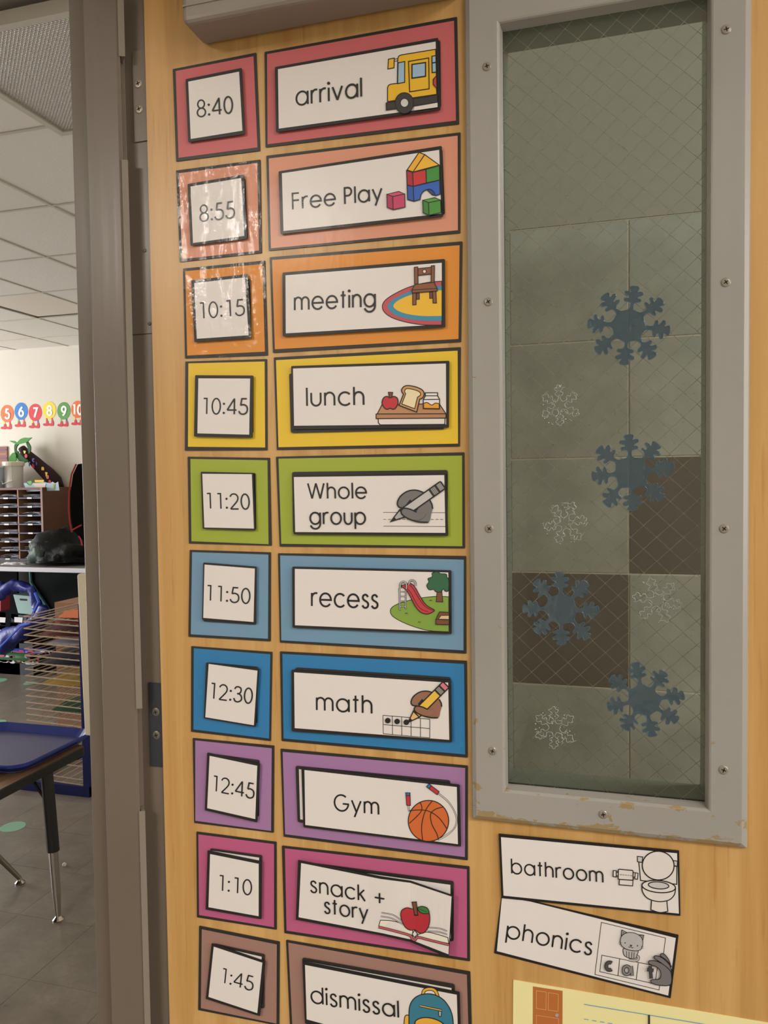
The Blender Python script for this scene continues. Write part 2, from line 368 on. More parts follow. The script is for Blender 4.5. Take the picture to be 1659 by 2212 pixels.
def rail(A, B, inn, name='frame_rail'):
    """one mitred rail of the vision frame between outer corners A and B; inn = inward unit vector"""
    A, B, inn = Vector(A), Vector(B), Vector(inn); d = (B-A).normalized(); wf = IX0-OX0; wg = GX0-OX0
    pr = [(0, .0), (0, -.0030), (.0014, -.0058), (.0056, -.0080), (wf*.35, -.0080), (wf*.7, -.0080), (wf-.0022, -.0080), (wf-.0006, -.0074), (wf+.0004, -.0060), (wg, .0035), (wg, .0075), (.012, .0075), (.012, 0)]
    wv = [1, 1, 1, .9, .15, .15, .75, .9, .7, .3, 0, 0, 0]
    K = 14; vs = []; wear = []; L = (B-A).length
    for k in range(K+1):
        for j, (u, y) in enumerate(pr):
            a = A+d*u; b2 = B-d*u; p = a.lerp(b2, k/K)+inn*u; p.y = y; vs.append(p)
            zf = max(0, min(1, 1-(p.z-OZ0)/.20)); ez = 1-min(1, (p.z-OZ0)/.035); side = .35 if abs(inn.x) > .5 else 1
            wear.append(max(-.35, wv[j]*side*(zf*.9+.1*ez)-.18 if zf > 0 else -.35))
    n = len(pr); fs = []
    for k in range(K):
        for j in range(n): fs.append((k*n+j, k*n+(j+1) % n, (k+1)*n+(j+1) % n, (k+1)*n+j))
    fs += [tuple(range(n)), tuple(K*n+j for j in range(n))[::-1]]
    o = mk(name, vs, fs, PAINTF, parent=door); at = o.data.attributes.new('wear', 'FLOAT', 'POINT'); at.data.foreach_set('value', wear)
    return fix(o)
c00, c10, c01, c11 = (OX0, 0, OZ0), (OX1, 0, OZ0), (OX0, 0, OZ1), (OX1, 0, OZ1)
rl = rail(c00, c01, (1, 0, 0)); rr = rail(c10, c11, (-1, 0, 0)); rb = rail(c00, c10, (0, 0, 1)); rt = rail(c01, c11, (0, 0, -1))
FSM = mat('frame_screw', (150, 143, 133), .3, .2)
for par, sc in ((rl, [(1052, 144), (1055, 652), (1057, 1142), (1064, 1622)]), (rr, [(1569, 64), (1568, 610), (1564, 1142), (1563, 1663)]), (rb, [(1303, 1759)])):
    for i, (x, y) in enumerate(sc): screw(P(x, y, -.0079), .0044, FSM, par, rot=.2+.35*i)
screw(((OX0+OX1)/2, -.0079, (OZ1+IZ1)/2), .0044, FSM, rt)
# far-side stops (the reveal seen through the glass)
g = .0115
for nm, bx in (('glass_stop', (hx0, GX0, g, .052, hz0, hz1)), ('glass_stop', (GX1, hx1, g, .052, hz0, hz1)), ('glass_stop', (GX0, GX1, g, .052, hz0, GZ0)), ('glass_stop', (GX0, GX1, g, .052, GZ1, hz1))):
    MB().box(*bx).mk(nm, PAINTR, door)
# wired glass
def f_glass(m, nt, b):
    nt.nodes.remove(b); out = nt.nodes['Material Output']
    tr = N(nt, 'ShaderNodeBsdfTransparent'); tr.inputs[0].default_value = (.86, .90, .86, 1)
    gl_ = N(nt, 'ShaderNodeBsdfGlossy'); gl_.inputs['Roughness'].default_value = .02; gl_.inputs['Color'].default_value = (1, 1, 1, 1)
    fr = N(nt, 'ShaderNodeFresnel'); fr.inputs['IOR'].default_value = 1.5; mx = N(nt, 'ShaderNodeMixShader')
    nt.links.new(math_n(nt, 'MULTIPLY', fr.outputs[0], 1.25), mx.inputs[0]); nt.links.new(tr.outputs[0], mx.inputs[1]); nt.links.new(gl_.outputs[0], mx.inputs[2]); nt.links.new(mx.outputs[0], out.inputs[0])
GLASS = mat('wired_glass', fn=f_glass)
glass = MB().box(hx0+.001, hx1-.001, .0076, .0114, hz0+.001, hz1-.001).mk('glass_pane', GLASS, door)
WIRE = mat('wire_steel', (228, 224, 214), .35, .3)
yw = .0095; sp = .0232; sl = .955; ax0, ax1, az0, az1 = GX0-.003, GX1+.003, GZ0-.004, GZ1+.004
wire_mesh = {}
def wires(z_at_left, s, ref_x, dy):
    zs = z_at_left+s*(ax0-ref_x); k0 = -120
    for k in range(-120, 121):
        zl = zs+k*sp; pts = []
        # clip z = zl + s*(x-ax0) to the pane
        xa_, xb_ = ax0, ax1
        for zz in (az0, az1):
            xx = ax0+(zz-zl)/s
            if s > 0:
                if zz == az0: xa_ = max(xa_, xx)
                else: xb_ = min(xb_, xx)
            else:
                if zz == az1: xa_ = max(xa_, xx)
                else: xb_ = min(xb_, xx)
        if xb_-xa_ < .004: continue
        n = max(1, int((xb_-xa_)/.02)); r = .00023; pp = []
        for i in range(n+1):
            x = xa_+(xb_-xa_)*i/n; z = zl+s*(x-ax0); pp.append((x, yw+dy, z+random.uniform(-.00035, .00035)))
        MB().tube(pp, r, 4).mk('wire', WIRE, glass, rec=False)
q1 = P(1088.5, 213, yw); wires(q1.z, -sl, q1.x, .0003)
q2 = P(1528.5, 98+3, yw); wires(q2.z, sl, q2.x, -.0003)

# door closer body
CL = mat('closer_paint', (150, 140, 132), .32, spec=.5, fn=f_paint((150, 141, 134)))
ca, cb = P(440, 104, 0), P(994, -3, 0); dp = -.047; z0 = (ca.z+cb.z)/2
clo = MB().box(ca.x-.0, cb.x, dp, -.0001, z0, z0+.075).mk('closer_cover', CL, door)
bevel(clo, .006, 3)
MB().box(ca.x+.002, cb.x-.002, dp+.0005-.0015, dp+.004, z0+.016, z0+.0175).mk('cover_seam', CL, clo)
MB().box(ca.x+.03, cb.x-.03, -.0002, -.003, z0+.06, z0+.070).mk('mounting_plate', CL, clo)

# ------------------------------------------------------------------ tiled wall behind the door
YT = .668
def f_tile(c, sc):
    def fn(m, nt, b):
        v = pos(nt); sp_ = noise_n(nt, v, 330, 2, .6); k = ramp(nt, sp_, [(.68, (0, 0, 0)), (.735, (1, 1, 1))])
        big = noise_n(nt, v, 14, 3); c1 = ramp(nt, big, [(.3, lin(tuple(x*.94 for x in c))), (.7, lin(tuple(x*1.05 for x in c)))])
        nt.links.new(mix(nt, k, c1, lin(sc)), b.inputs['Base Color']); bump(nt, b, noise_n(nt, v, 160, 3), .05, .001)
    return fn
TL = mat('speckled_beige_tile', rough=.42, coat=.3, coat_rough=.25, fn=f_tile((160, 161, 156), (92, 90, 84)))
TD = mat('dark_brown_tile', rough=.42, coat=.3, coat_rough=.25, fn=f_tile((88, 81, 78), (125, 118, 108)))
GROUT = mat('grout', (222, 216, 200), .8)
twall = MB().box(-.5, 2.4, YT, YT+.1, 0, CEIL).mk('wall_back', GROUT); tag(twall, kind='structure')
gx = (P(1358, 700, YT).x+P(1359, 1400, YT).x)/2
rows = [P(1358, y, YT).z for y in (474, 728, 990, 1245, 1489)]; th = (rows[0]-rows[4])/4
tw = th; darks = {(0, 2), (-1, 3), (2, 4), (-3, 2), (3, 1)}
me_c = {}
def tile(ix, r, m):
    x0 = gx+ix*tw; z1 = rows[0]-r*th; key = m.name; t = .0016
    o = MB().box(x0+.0011, x0+tw-.0011, YT-.0022, YT, z1-th+.0012, z1-.0012).mk('tile', m, twall, rec=False); bevel(o, .0010, 1)
for ix in range(-4, 9):
    for r in range(0, 9):
        if gx+ix*tw > -.50: tile(ix, r, TD if (ix, r) in darks else TL)
up = MB().box(-.5, 2.4, YT-.0030, YT, rows[0]+.001, CEIL).mk('painted_plaster', mat('grey_plaster_paint', (150, 149, 140), .6, coat=.2, coat_rough=.3), twall)
wr = MB().box(2.4, 2.5, -4.2, YT+.1, 0, CEIL).mk('wall_right', HALLP); tag(wr, kind='structure')
wf = MB().box(-.5, 2.5, -4.3, -4.2, 0, CEIL).mk('wall_front', HALLP); tag(wf, kind='structure')
# ------------------------------------------------------------------ schedule cards
def f_lam(c, crinkle):
    def fn(m, nt, b):
        v = pos(nt)
        if crinkle:
            h = math_n(nt, 'ADD', noise_n(nt, pos(nt, (1, 1, .6)), 230, 4, .6, 1.2), math_n(nt, 'MULTIPLY', noise_n(nt, v, 26, 2), 3.0)); bump(nt, b, h, .26, .0014, 'Coat Normal'); k = noise_n(nt, pos(nt, (1, 1, .3)), 85, 4, .65, .5); r = N(nt, 'ShaderNodeMapRange'); r.inputs[1].default_value = .50; r.inputs[2].default_value = .58; r.inputs[3].default_value = .10; nt.links.new(k, r.inputs[0]); nt.links.new(r.outputs[0], b.inputs['Coat Weight'])
        else:
            h = math_n(nt, 'ADD', noise_n(nt, pos(nt, (1, 1, .5)), 55, 3), math_n(nt, 'MULTIPLY', noise_n(nt, v, 9, 1), 3.0)); bump(nt, b, h, .12, .003, 'Coat Normal')
    return fn
def lam(c, crinkle=False):
    return mat('laminate_%d_%d_%d%s' % (c+('_crinkled' if crinkle else '',)), c, .5, coat=1.0 if crinkle else .22, coat_rough=.03 if crinkle else .2, fn=f_lam(c, crinkle))
BORDER = (36, 34, 33)
HOOK = mat('white_hook_tape', (225, 222, 215), .9)
T1, T2, T3, T4, T5, T6 = (560, 0, 3.318), (560, 520, 3.318), (560, 960, 3.318), (560, 1380, 3.318), (560, 1780, 3.318), (1040, 1780, 3.6065)
L1, L2, L3, L4, L5 = (360, 100, 4.424), (380, 550, 4.916), (380, 960, 4.916), (380, 1380, 4.916), (380, 1780, 5.12)
YB, TB = -.0012, .0012   # backer front plane and thickness
YU, YI, TI = -.0030, -.0048, .0010
def backer(T, outer, panel, col, label, group, crinkle=False, r=6):
    o = cardslab('schedule_backer', T, outer, YB, TB, lam(BORDER, crinkle), r=r); tag(o, label, 'backing card', group)
    pts = [P(T[0]+x/T[2], T[1]+y/T[2], YB-.00015) for x, y in panel]
    mk('color_panel', pts, [(0, 1, 2, 3)], lam(col, crinkle), parent=o)
    return o
def under(T, outer, label, group, white=None, name='hidden_card'):
    o = cardslab(name, T, outer, YU, .0009, lam(BORDER), r=16); tag(o, label, 'card', group)
    if white: mk('white_panel', [P(T[0]+x/T[2], T[1]+y/T[2], YU-.00015) for x, y in white], [tuple(range(len(white)))], lam(WHT), parent=o)
    c = sum((P(T[0]+x/T[2], T[1]+y/T[2], YU) for x, y in outer), Vector())/len(outer)
    MB().lathe((c.x, 0, c.z), [(.008, YB), (.008, YU+.0009)], 14, 0, 'y').mk('hook_dot', HOOK, o)
    return o
def inner(name, T, outer, white, label, group, txt, pic=None, crinkle=False, cat='card', y=None, r=9, yb=None):
    y = YI if y is None else y; yb = YU+.0001 if yb is None else yb
    o = cardslab(name, T, outer, y, TI, lam(BLK if name != 'loose_card' else (22, 20, 22), crinkle), r=r); tag(o, label, cat, group)
    mk('white_panel', [P(T[0]+a/T[2], T[1]+b_/T[2], y-.00015) for a, b_ in white], [tuple(range(len(white)))], lam(WHT, crinkle), parent=o)
    c = sum((P(T[0]+a/T[2], T[1]+b_/T[2], y) for a, b_ in outer), Vector())/len(outer)
    MB().lathe((c.x, 0, c.z), [(.008, yb), (.008, y+TI)], 14, 0, 'y').mk('hook_dot', HOOK, o)
    upv = (white[0][0]-white[-1][0], white[0][1]-white[-1][1])
    pc = Pic(T, y-.0002)
    for t in txt:
        pc.text(t[0], t[1], t[2], t[3], up=upv, gap=t[4] if len(t) > 4 else .34, wt=t[5] if len(t) > 5 else .148)
    pc.mk('lettering', o)
    if pic:
        pp = Pic(T, y-.0002); pic(pp); pp.mk('picture', o)
    return o
RED, SAL, ORA, YEL, GRN, LBL, BLU, PUR, PNK, MAU = (204, 102, 106), (222, 152, 124), (226, 145, 48), (236, 198, 44), (160, 176, 54), (114, 154, 186), (40, 126, 184), (166, 122, 172), (190, 92, 136), (162, 124, 114)
GB, GT, GU, GE = 'coloured backing cards down the door', 'time cards in the left column', 'spare cards tucked behind the front ones', 'activity cards in the right column'
def tcard(T, ob, pb, oi, wi, t, p0, p1, h, col, cname, crinkle=False, un=None, unw=None, ci=False):
    backer(T, ob, pb, col, '%s square backing card behind the %s time card' % (cname, t), GB, crinkle)
    if un: under(T, un, 'white card peeking out from behind the %s time card on the %s square' % (t, cname), GU, unw)
    inner('time_card', T, oi, wi, 'white card with the time %s on the %s square' % (t, cname), GT, [(t, p0, p1, h/H, .24, .128)], crinkle=ci or crinkle)
tcard(L1, [(58, 218), (855, 60), (892, 998), (90, 1100)], [(86, 236), (830, 95), (868, 966), (114, 1066)], [(180, 314), (716, 206), (748, 838), (206, 916)], [(206, 338), (692, 242), (724, 806), (230, 886)], '8:40', (288, 678), (638, 633), 158, RED, 'red')
tcard(L1, [(90, 1186), (895, 1082), (908, 1975), (126, 2062)], [(118, 1213), (865, 1116), (882, 1952), (148, 2034)], [(200, 1316), (738, 1224), (770, 1840), (228, 1905)], [(228, 1340), (712, 1258), (742, 1812), (252, 1880)], '8:55', (314, 1678), (655, 1636), 155, SAL, 'salmon pink', True, [(215, 1330), (750, 1262), (776, 1842), (232, 1890)])
tcard(L2, [(75, 148), (945, 62), (975, 1070), (97, 1102)], [(100, 176), (918, 100), (945, 1030), (120, 1072)], [(162, 272), (762, 206), (804, 888), (196, 928)], [(194, 302), (732, 242), (772, 856), (222, 894)], '10:15', (255, 680), (735, 640), 165, ORA, 'orange', True, [(180, 300), (790, 254), (800, 870), (200, 900)])
tcard(L2, [(100, 1135), (965, 1108), (970, 2078), (95, 2082)], [(132, 1155), (942, 1135), (948, 2048), (128, 2040)], [(204, 1280), (820, 1284), (812, 1946), (192, 1932)], [(238, 1314), (788, 1316), (778, 1912), (228, 1898)], '10:45', (285, 1692), (765, 1695), 165, YEL, 'yellow', False, [(215, 1290), (822, 1290), (820, 1895), (205, 1890)])
tcard(L3, [(124, 130), (996, 142), (1015, 1076), (138, 1052)], [(154, 154), (972, 168), (984, 1060), (165, 1028)], [(263, 290), (822, 302), (844, 914), (284, 896)], [(280, 312), (806, 316), (828, 894), (302, 882)], '11:20', (328, 680), (788, 688), 160, GRN, 'green', False, [(280, 298), (842, 304), (850, 908), (290, 890)])
tcard(L3, [(146, 1120), (1006, 1146), (1004, 2092), (132, 2042)], [(172, 1144), (982, 1170), (978, 2064), (158, 2016)], [(290, 1254), (855, 1298), (848, 1898), (278, 1862)], [(304, 1276), (838, 1318), (824, 1886), (290, 1842)], '11:50', (325, 1655), (790, 1692), 158, LBL, 'pale blue', False, [(300, 1270), (850, 1306), (850, 1915), (290, 1880)])
tcard(L4, [(162, 78), (1022, 140), (1006, 1086), (160, 986)], [(190, 100), (1002, 164), (990, 1058), (186, 962)], [(320, 252), (882, 316), (845, 936), (296, 844)], [(348, 266), (866, 338), (828, 918), (312, 832)], '12:30', (362, 630), (812, 690), 160, BLU, 'bright blue', False, [(330, 250), (868, 298), (862, 900), (310, 840)])
tcard(L4, [(178, 1054), (1042, 1136), (1036, 2060), (194, 1955)], [(205, 1078), (1018, 1162), (1010, 2040), (206, 1932)], [(332, 1208), (892, 1328), (862, 1950), (306, 1820)], [(358, 1242), (864, 1348), (842, 1914), (332, 1798)], '12:45', (390, 1612), (832, 1700), 158, PUR, 'purple', False, [(345, 1215), (884, 1290), (880, 1890), (330, 1800)])
tcard(L5, [(226, 86), (1110, 200), (1112, 1170), (232, 1032)], [(248, 114), (1085, 222), (1085, 1142), (256, 1006)], [(350, 292), (950, 414), (944, 1054), (328, 946)], [(378, 332), (916, 440), (915, 1020), (360, 920)], '1:10', (472, 732), (840, 790), 165, PNK, 'pink', False, [(380, 270), (950, 348), (944, 1000), (360, 900)], [(402, 296), (920, 372), (918, 960), (390, 880)])
tcard(L5, [(256, 1128), (1146, 1304), (1140, 2232), (246, 2058)], [(286, 1164), (1116, 1332), (1112, 2208), (276, 2036)], [(395, 1320), (988, 1520), (928, 2126), (330, 1934)], [(418, 1356), (956, 1534), (900, 2092), (360, 1912)], '1:45', (500, 1750), (852, 1848), 155, MAU, 'dusty mauve', False, [(420, 1322), (980, 1445), (975, 2040), (400, 1960)], [(440, 1350), (948, 1468), (944, 2010), (430, 1940)])

# ---- pictures
YB_, BK_, SKY = (240, 190, 42), (58, 56, 56), (160, 196, 222)
def bus(p):
    p.shape([(968, 424), (992, 420), (992, 436), (968, 440)], (200, 205, 215), 5)
    p.shape([(926, 424), (968, 416), (966, 486), (922, 494)], YB_)
    p.shape([(1272, 676), (920, 728), (920, 628), (926, 612), (940, 604), (990, 597), (993, 420), (1000, 402), (1016, 394), (1265, 353)], YB_)
    p.shape([(995, 450), (1043, 441), (1042, 590), (992, 599)], SKY)
    p.line([(1078, 658), (1070, 440), (1215, 415), (1218, 636), (1078, 658)]); p.shape([(1095, 462), (1192, 448), (1192, 546), (1095, 560)], SKY, 9)
    p.shape([(1238, 403), (1266, 398), (1269, 516), (1240, 520)], SKY); p.line([(1238, 452), (1268, 446)], 9)
    p.shape([(1270, 542), (1248, 568), (1247, 604), (1272, 634)], (200, 62, 72))
    p.shape([(910, 738), (1276, 680), (1278, 733), (912, 788)], BK_)
    p.fill([(1110, 766), (1278, 736), (1278, 768), (1110, 792)], WHT)
    p.shape(ell(1040, 738, 66, 74), BK_, 6); p.shape(ell(1041, 737, 29, 31), (215, 213, 212), 5)
def cube(p, a, c1, c2, c3):
    (l, t), (m, m2), (r, r2), (bk, bk2), h = a
    p.shape([(l, t), (bk, bk2), (r, r2), (m, m2)], c1, 6); p.shape([(l, t), (m, m2), (m+3, m2+h), (l+3, t+h)], c2, 6); p.shape([(m, m2), (r, r2), (r+3, r2+h), (m+3, m2+h)], c3, 6)
def blocks(p):
    p.shape([(1060, 1218), (1145, 1092), (1186, 1108), (1103, 1232)], (240, 180, 52)); p.shape([(1186, 1108), (1290, 1183), (1103, 1232)], (245, 190, 60))
    p.shape([(1056, 1222), (1100, 1236), (1104, 1335), (1060, 1326)], (176, 42, 52)); p.shape([(1100, 1236), (1195, 1214), (1198, 1311), (1104, 1335)], (204, 52, 62)); p.shape([(1195, 1214), (1292, 1186), (1293, 1290), (1198, 1311)], (66, 146, 62))
    p.shape(crv([(1205, 1362), (1230, 1352), (1252, 1366), (1264, 1400)])+[(1240, 1396)], (38, 80, 160))
    p.shape([(1060, 1328), (1104, 1336), (1108, 1442), (1064, 1430)], (38, 90, 180))
    p.shape([(1104, 1336), (1293, 1292), (1296, 1392), (1262, 1402)]+crv([(1262, 1402), (1248, 1372), (1218, 1356), (1182, 1368), (1160, 1395), (1152, 1430)])+[(1108, 1442)], (48, 100, 196))
    cube(p, ((915, 1392), (957, 1408), (1042, 1390), (1000, 1372), 94), (214, 80, 122), (180, 52, 96), (200, 66, 110))
    cube(p, ((1172, 1435), (1214, 1452), (1300, 1434), (1258, 1416), 90), (84, 160, 70), (60, 130, 54), (74, 150, 64))
def rug(p):
    def half(xr, yt, yb, pts): return [(xr, yt)]+crv(pts)+[(xr, yb)]
    a = [(1308, 290), (1200, 300), (1080, 330), (975, 378), (905, 425), (882, 470), (900, 515), (960, 555), (1060, 585), (1180, 603), (1308, 604)]
    p.shape(crv(a), (196, 78, 92), 6)
    p.fill(crv([(1307, 322), (1200, 332), (1090, 358), (1000, 397), (940, 435), (920, 470), (940, 508), (1000, 543), (1090, 564), (1190, 574), (1307, 574)]), (58, 142, 176))
    p.fill(crv([(1307, 355), (1200, 362), (1090, 387), (1010, 420), (966, 455), (968, 483), (1020, 513), (1100, 532), (1200, 540), (1307, 538)]), (240, 190, 50))
    B, B2 = (140, 84, 52), (118, 70, 44)
    for q in ([(1128, 374), (1148, 373), (1148, 420), (1128, 422)], [(1220, 368), (1240, 366), (1242, 412), (1222, 414)]): p.shape(q, B2, 5)
    for q in ([(1100, 374), (1125, 372), (1124, 458), (1100, 460)], [(1242, 362), (1266, 360), (1270, 446), (1246, 446)], [(1112, 190), (1136, 188), (1138, 308), (1114, 312)], [(1233, 180), (1256, 178), (1254, 298), (1232, 302)], [(1138, 200), (1232, 190), (1232, 238), (1138, 248)]): p.shape(q, B, 6)
    p.shape(ell(1184, 220, 13, 13), WHT, 5); p.shape([(1115, 314), (1252, 298), (1275, 345), (1275, 360), (1098, 374), (1094, 352)], B, 6); p.line([(1094, 353), (1275, 342)], 5)
def lunch(p):
    p.shape([(852, 1274), (1332, 1272), (1330, 1316), (868, 1320), (854, 1306)], WHT, 7); p.shape([(880, 1175), (1290, 1168), (1338, 1240), (845, 1243)], (190, 138, 98)); p.shape([(838, 1242), (1338, 1240), (1338, 1271), (838, 1275)], (184, 132, 94))
    p.shape(crv([(880, 1160), (892, 1126), (915, 1116), (938, 1126), (965, 1116), (990, 1130), (994, 1165), (978, 1198), (958, 1208), (938, 1201), (915, 1208), (892, 1192)], True), (196, 48, 58), 8); p.shape([(926, 1086), (956, 1087), (950, 1124), (932, 1124)], (120, 70, 44), 6)
    p.shape([(1002, 1180), (1034, 1100)]+crv([(1034, 1100), (1020, 1074), (1034, 1048), (1066, 1038), (1122, 1048), (1166, 1068), (1182, 1096), (1172, 1124), (1150, 1136)])+[(1128, 1228)], (208, 152, 92), 8)
    p.shape([(1022, 1170), (1050, 1098)]+crv([(1050, 1098), (1042, 1078), (1058, 1060), (1110, 1068), (1148, 1084), (1156, 1104), (1134, 1122)])+[(1114, 1204)], (240, 224, 184), 6)
    p.shape([(1190, 1090), (1278, 1090), (1278, 1112), (1292, 1136), (1292, 1205), (1176, 1203), (1176, 1138), (1192, 1112)], (236, 234, 232), 7)
    p.shape(crv([(1178, 1165), (1205, 1160), (1235, 1178), (1262, 1164), (1290, 1168)])+[(1290, 1203), (1178, 1201)], (238, 160, 40), 6); p.line([(1192, 1111), (1278, 1111)], 6); p.line([(1176, 1138), (1292, 1136)], 6)
def hand_pencil(p, A, col, T_, E_, w_, cb, cw, ce, lw):
    f = lambda q: [A(a) for a in q]
    p.fill(f(crv([(1038, 452), (1003, 450), (990, 422), (1012, 372), (1065, 335), (1125, 328), (1178, 345), (1218, 390), (1242, 452), (1232, 500), (1214, 558), (1140, 554), (1075, 535), (1030, 508), (1016, 482)], True)), col)
    p.line(f(crv([(1040, 455), (1003, 450), (990, 420), (1012, 372), (1065, 335), (1125, 328), (1180, 346)])), lw); p.line(f([(1222, 398), (1238, 430), (1243, 462)]), lw)
    p.fill(f([(1045, 440), (1080, 395), (1100, 410), (1140, 462), (1118, 486), (1078, 470)]), BLK)
    dx, dy = E_[0]-T_[0], E_[1]-T_[1]; L = math.hypot(dx, dy); d = (dx/L, dy/L); n = (-d[1], d[0])
    def q(t, s): return (T_[0]+d[0]*t*L+n[0]*s*w_, T_[1]+d[1]*t*L+n[1]*s*w_)
    p.shape([q(.22, -1), q(.80, -1), q(.80, 1), q(.22, 1)], cb, lw); p.shape([T_, q(.22, -1), q(.22, 1)], cw, lw); p.fill([T_, q(.09, -.5), q(.09, .5)], BLK)
    p.shape([q(.78, -1), q(.90, -1), q(.90, 1), q(.78, 1)], (90, 88, 88), lw)
    for t in (.815, .84, .865): p.line([q(t, -.85), q(t, .85)], lw*.45, (190, 188, 186))
    p.shape(q_r([q(.90, -1), q(1, -1), q(1, 1), q(.90, 1)]), ce, lw)
    p.fill(f(crv([(1120, 484), (1080, 464), (1035, 460), (1016, 480), (1030, 508), (1075, 535), (1150, 540), (1190, 500)], True)), col)
    p.line(f(crv([(1128, 486), (1080, 464), (1035, 458), (1016, 480), (1030, 508), (1075, 535), (1140, 555), (1212, 558)])), lw)
def q_r(q): return rquad(q, 8)
def writing(p):
    p.line([(888, 487), (1334, 489)], 3.5); p.line([(890, 586), (1336, 588)], 3.5)
    for x in range(890, 1330, 34): p.line([(x, 537), (x+20, 538)], 3)
    hand_pencil(p, lambda a: a, (118, 117, 118), (942, 553), (1316, 290), 31, (196, 195, 196), (176, 175, 176), (146, 145, 146), 10)
def mathpic(p):
    def g(u, v):
        a = (887+(1222-887)*u, 548+28*u); b_ = (889+(1222-889)*u, 680+30*u); return (a[0]+(b_[0]-a[0])*v, a[1]+(b_[1]-a[1])*v)
    for k in range(6): p.line([g(k/5, 0), g(k/5, 1)], 4)
    for k in (0, .5, 1): p.line([g(0, k), g(1, k)], 4)
    hand_pencil(p, lambda a: (1088+(a[0]-990)*.87, 375+(a[1]-328)*.83), (152, 108, 86), (1066, 600), (1338, 328), 30, (240, 196, 76), (230, 190, 132), (220, 122, 142), 9)
    for c in ((921, 586), (988, 592), (1054, 598)): p.dot(c, 20, BLK)
def playground(p):
    K = (40, 38, 38)
    p.shape([(1358, 1092)]+crv([(1358, 1092), (1250, 1090), (1120, 1108), (1010, 1137), (952, 1168), (940, 1200), (960, 1235), (1030, 1275), (1120, 1310), (1220, 1335), (1360, 1343)]), (132, 166, 66), 5)
    p.shape([(1275, 1046), (1308, 1046), (1316, 1130), (1268, 1128)], (124, 76, 48), 5)
    p.shape(crv([(1200, 1012), (1216, 985), (1210, 962), (1240, 948), (1240, 922), (1275, 912), (1300, 926), (1340, 930), (1346, 955), (1357, 965), (1357, 1045), (1332, 1052), (1320, 1036), (1300, 1058), (1265, 1056), (1250, 1040), (1218, 1042)], True), (46, 104, 72), 5)
    p.line([(1004, 1030), (1009, 1190)], 12, K); p.line([(1052, 1030), (1050, 1180)], 11, K)
    for y in (1055, 1088, 1122, 1160): p.line([(1006, y), (1052, y+2)], 9, K); p.line([(1008, y), (1050, y+2)], 4, (200, 200, 204))
    p.line([(1004, 1032), (1009, 1188)], 6, (196, 196, 200)); p.line([(1052, 1032), (1050, 1178)], 5, (196, 196, 200))
    p.shape(crv([(1014, 1014), (1050, 1004), (1088, 998), (1120, 1030), (1150, 1085), (1184, 1138), (1215, 1165), (1253, 1186), (1244, 1200), (1205, 1215), (1162, 1205), (1122, 1165), (1090, 1105), (1060, 1052), (1035, 1028)], True), (198, 60, 70), 6)
    p.line(crv([(1040, 1014), (1085, 1062), (1120, 1130), (1160, 1180), (1212, 1200)]), 4); p.line(crv([(1078, 1004), (1108, 1042), (1150, 1112), (1194, 1165), (1246, 1190)]), 4)
    for q in ([(1010, 1032), (1012, 998), (1033, 984), (1054, 1000), (1054, 1036)], [(1072, 1006), (1080, 980), (1098, 973), (1117, 988), (1118, 1014)]): p.line(crv(q), 13, K); p.line(crv(q), 6, (205, 205, 208))
    p.shape([(1292, 1200), (1360, 1204), (1360, 1292), (1266, 1290), (1266, 1255)], (120, 74, 50), 5); p.shape([(1284, 1252), (1304, 1226), (1360, 1226), (1360, 1254)], (224, 196, 150), 4); p.line([(1266, 1254), (1360, 1257)], 4)
    for c in ((1228, 1118), (1055, 1211), (1147, 1273)): p.line([(c[0]-9, c[1]+4), (c[0]-5, c[1]-4), (c[0], c[1]+3), (c[0]+5, c[1]-4), (c[0]+9, c[1]+4)], 3)
def ball(p):
    for o_ in (0, 9): p.line(crv([(1285-o_*.3, 1104+o_), (1350-o_*.5, 1156+o_), (1396-o_, 1222), (1420-o_, 1290), (1404-o_, 1356), (1345-o_*.6, 1412-o_), (1280, 1446-o_)]), 3)
    for o_ in (0, 10): p.line([(1062+o_, 1190), (1070+o_, 1240)], 3)
    p.shape(ell(1213, 1305, 145, 147, n=40), (214, 108, 50), 7)
    for q in ([(1152, 1172), (1166, 1205), (1158, 1240), (1120, 1282), (1076, 1322)], [(1075, 1232), (1160, 1226), (1225, 1240), (1290, 1285), (1346, 1362)], [(1240, 1162), (1200, 1215), (1175, 1280), (1163, 1360), (1172, 1446)], [(1318, 1205), (1262, 1222), (1228, 1258), (1238, 1330), (1272, 1395), (1284, 1440)]): p.line(crv(q), 6)
    p.shape([(1052, 1122), (1081, 1122), (1083, 1195), (1057, 1193)], (196, 50, 66), 5); p.shape([(1050, 1103), (1081, 1104), (1081, 1123), (1052, 1122)], (62, 112, 178), 5)
    p.shape([(1232, 1052), (1290, 1096), (1276, 1118), (1218, 1075)], (196, 50, 66), 5); p.shape([(1199, 1060), (1216, 1039), (1233, 1051), (1218, 1075)], (62, 112, 178), 5)
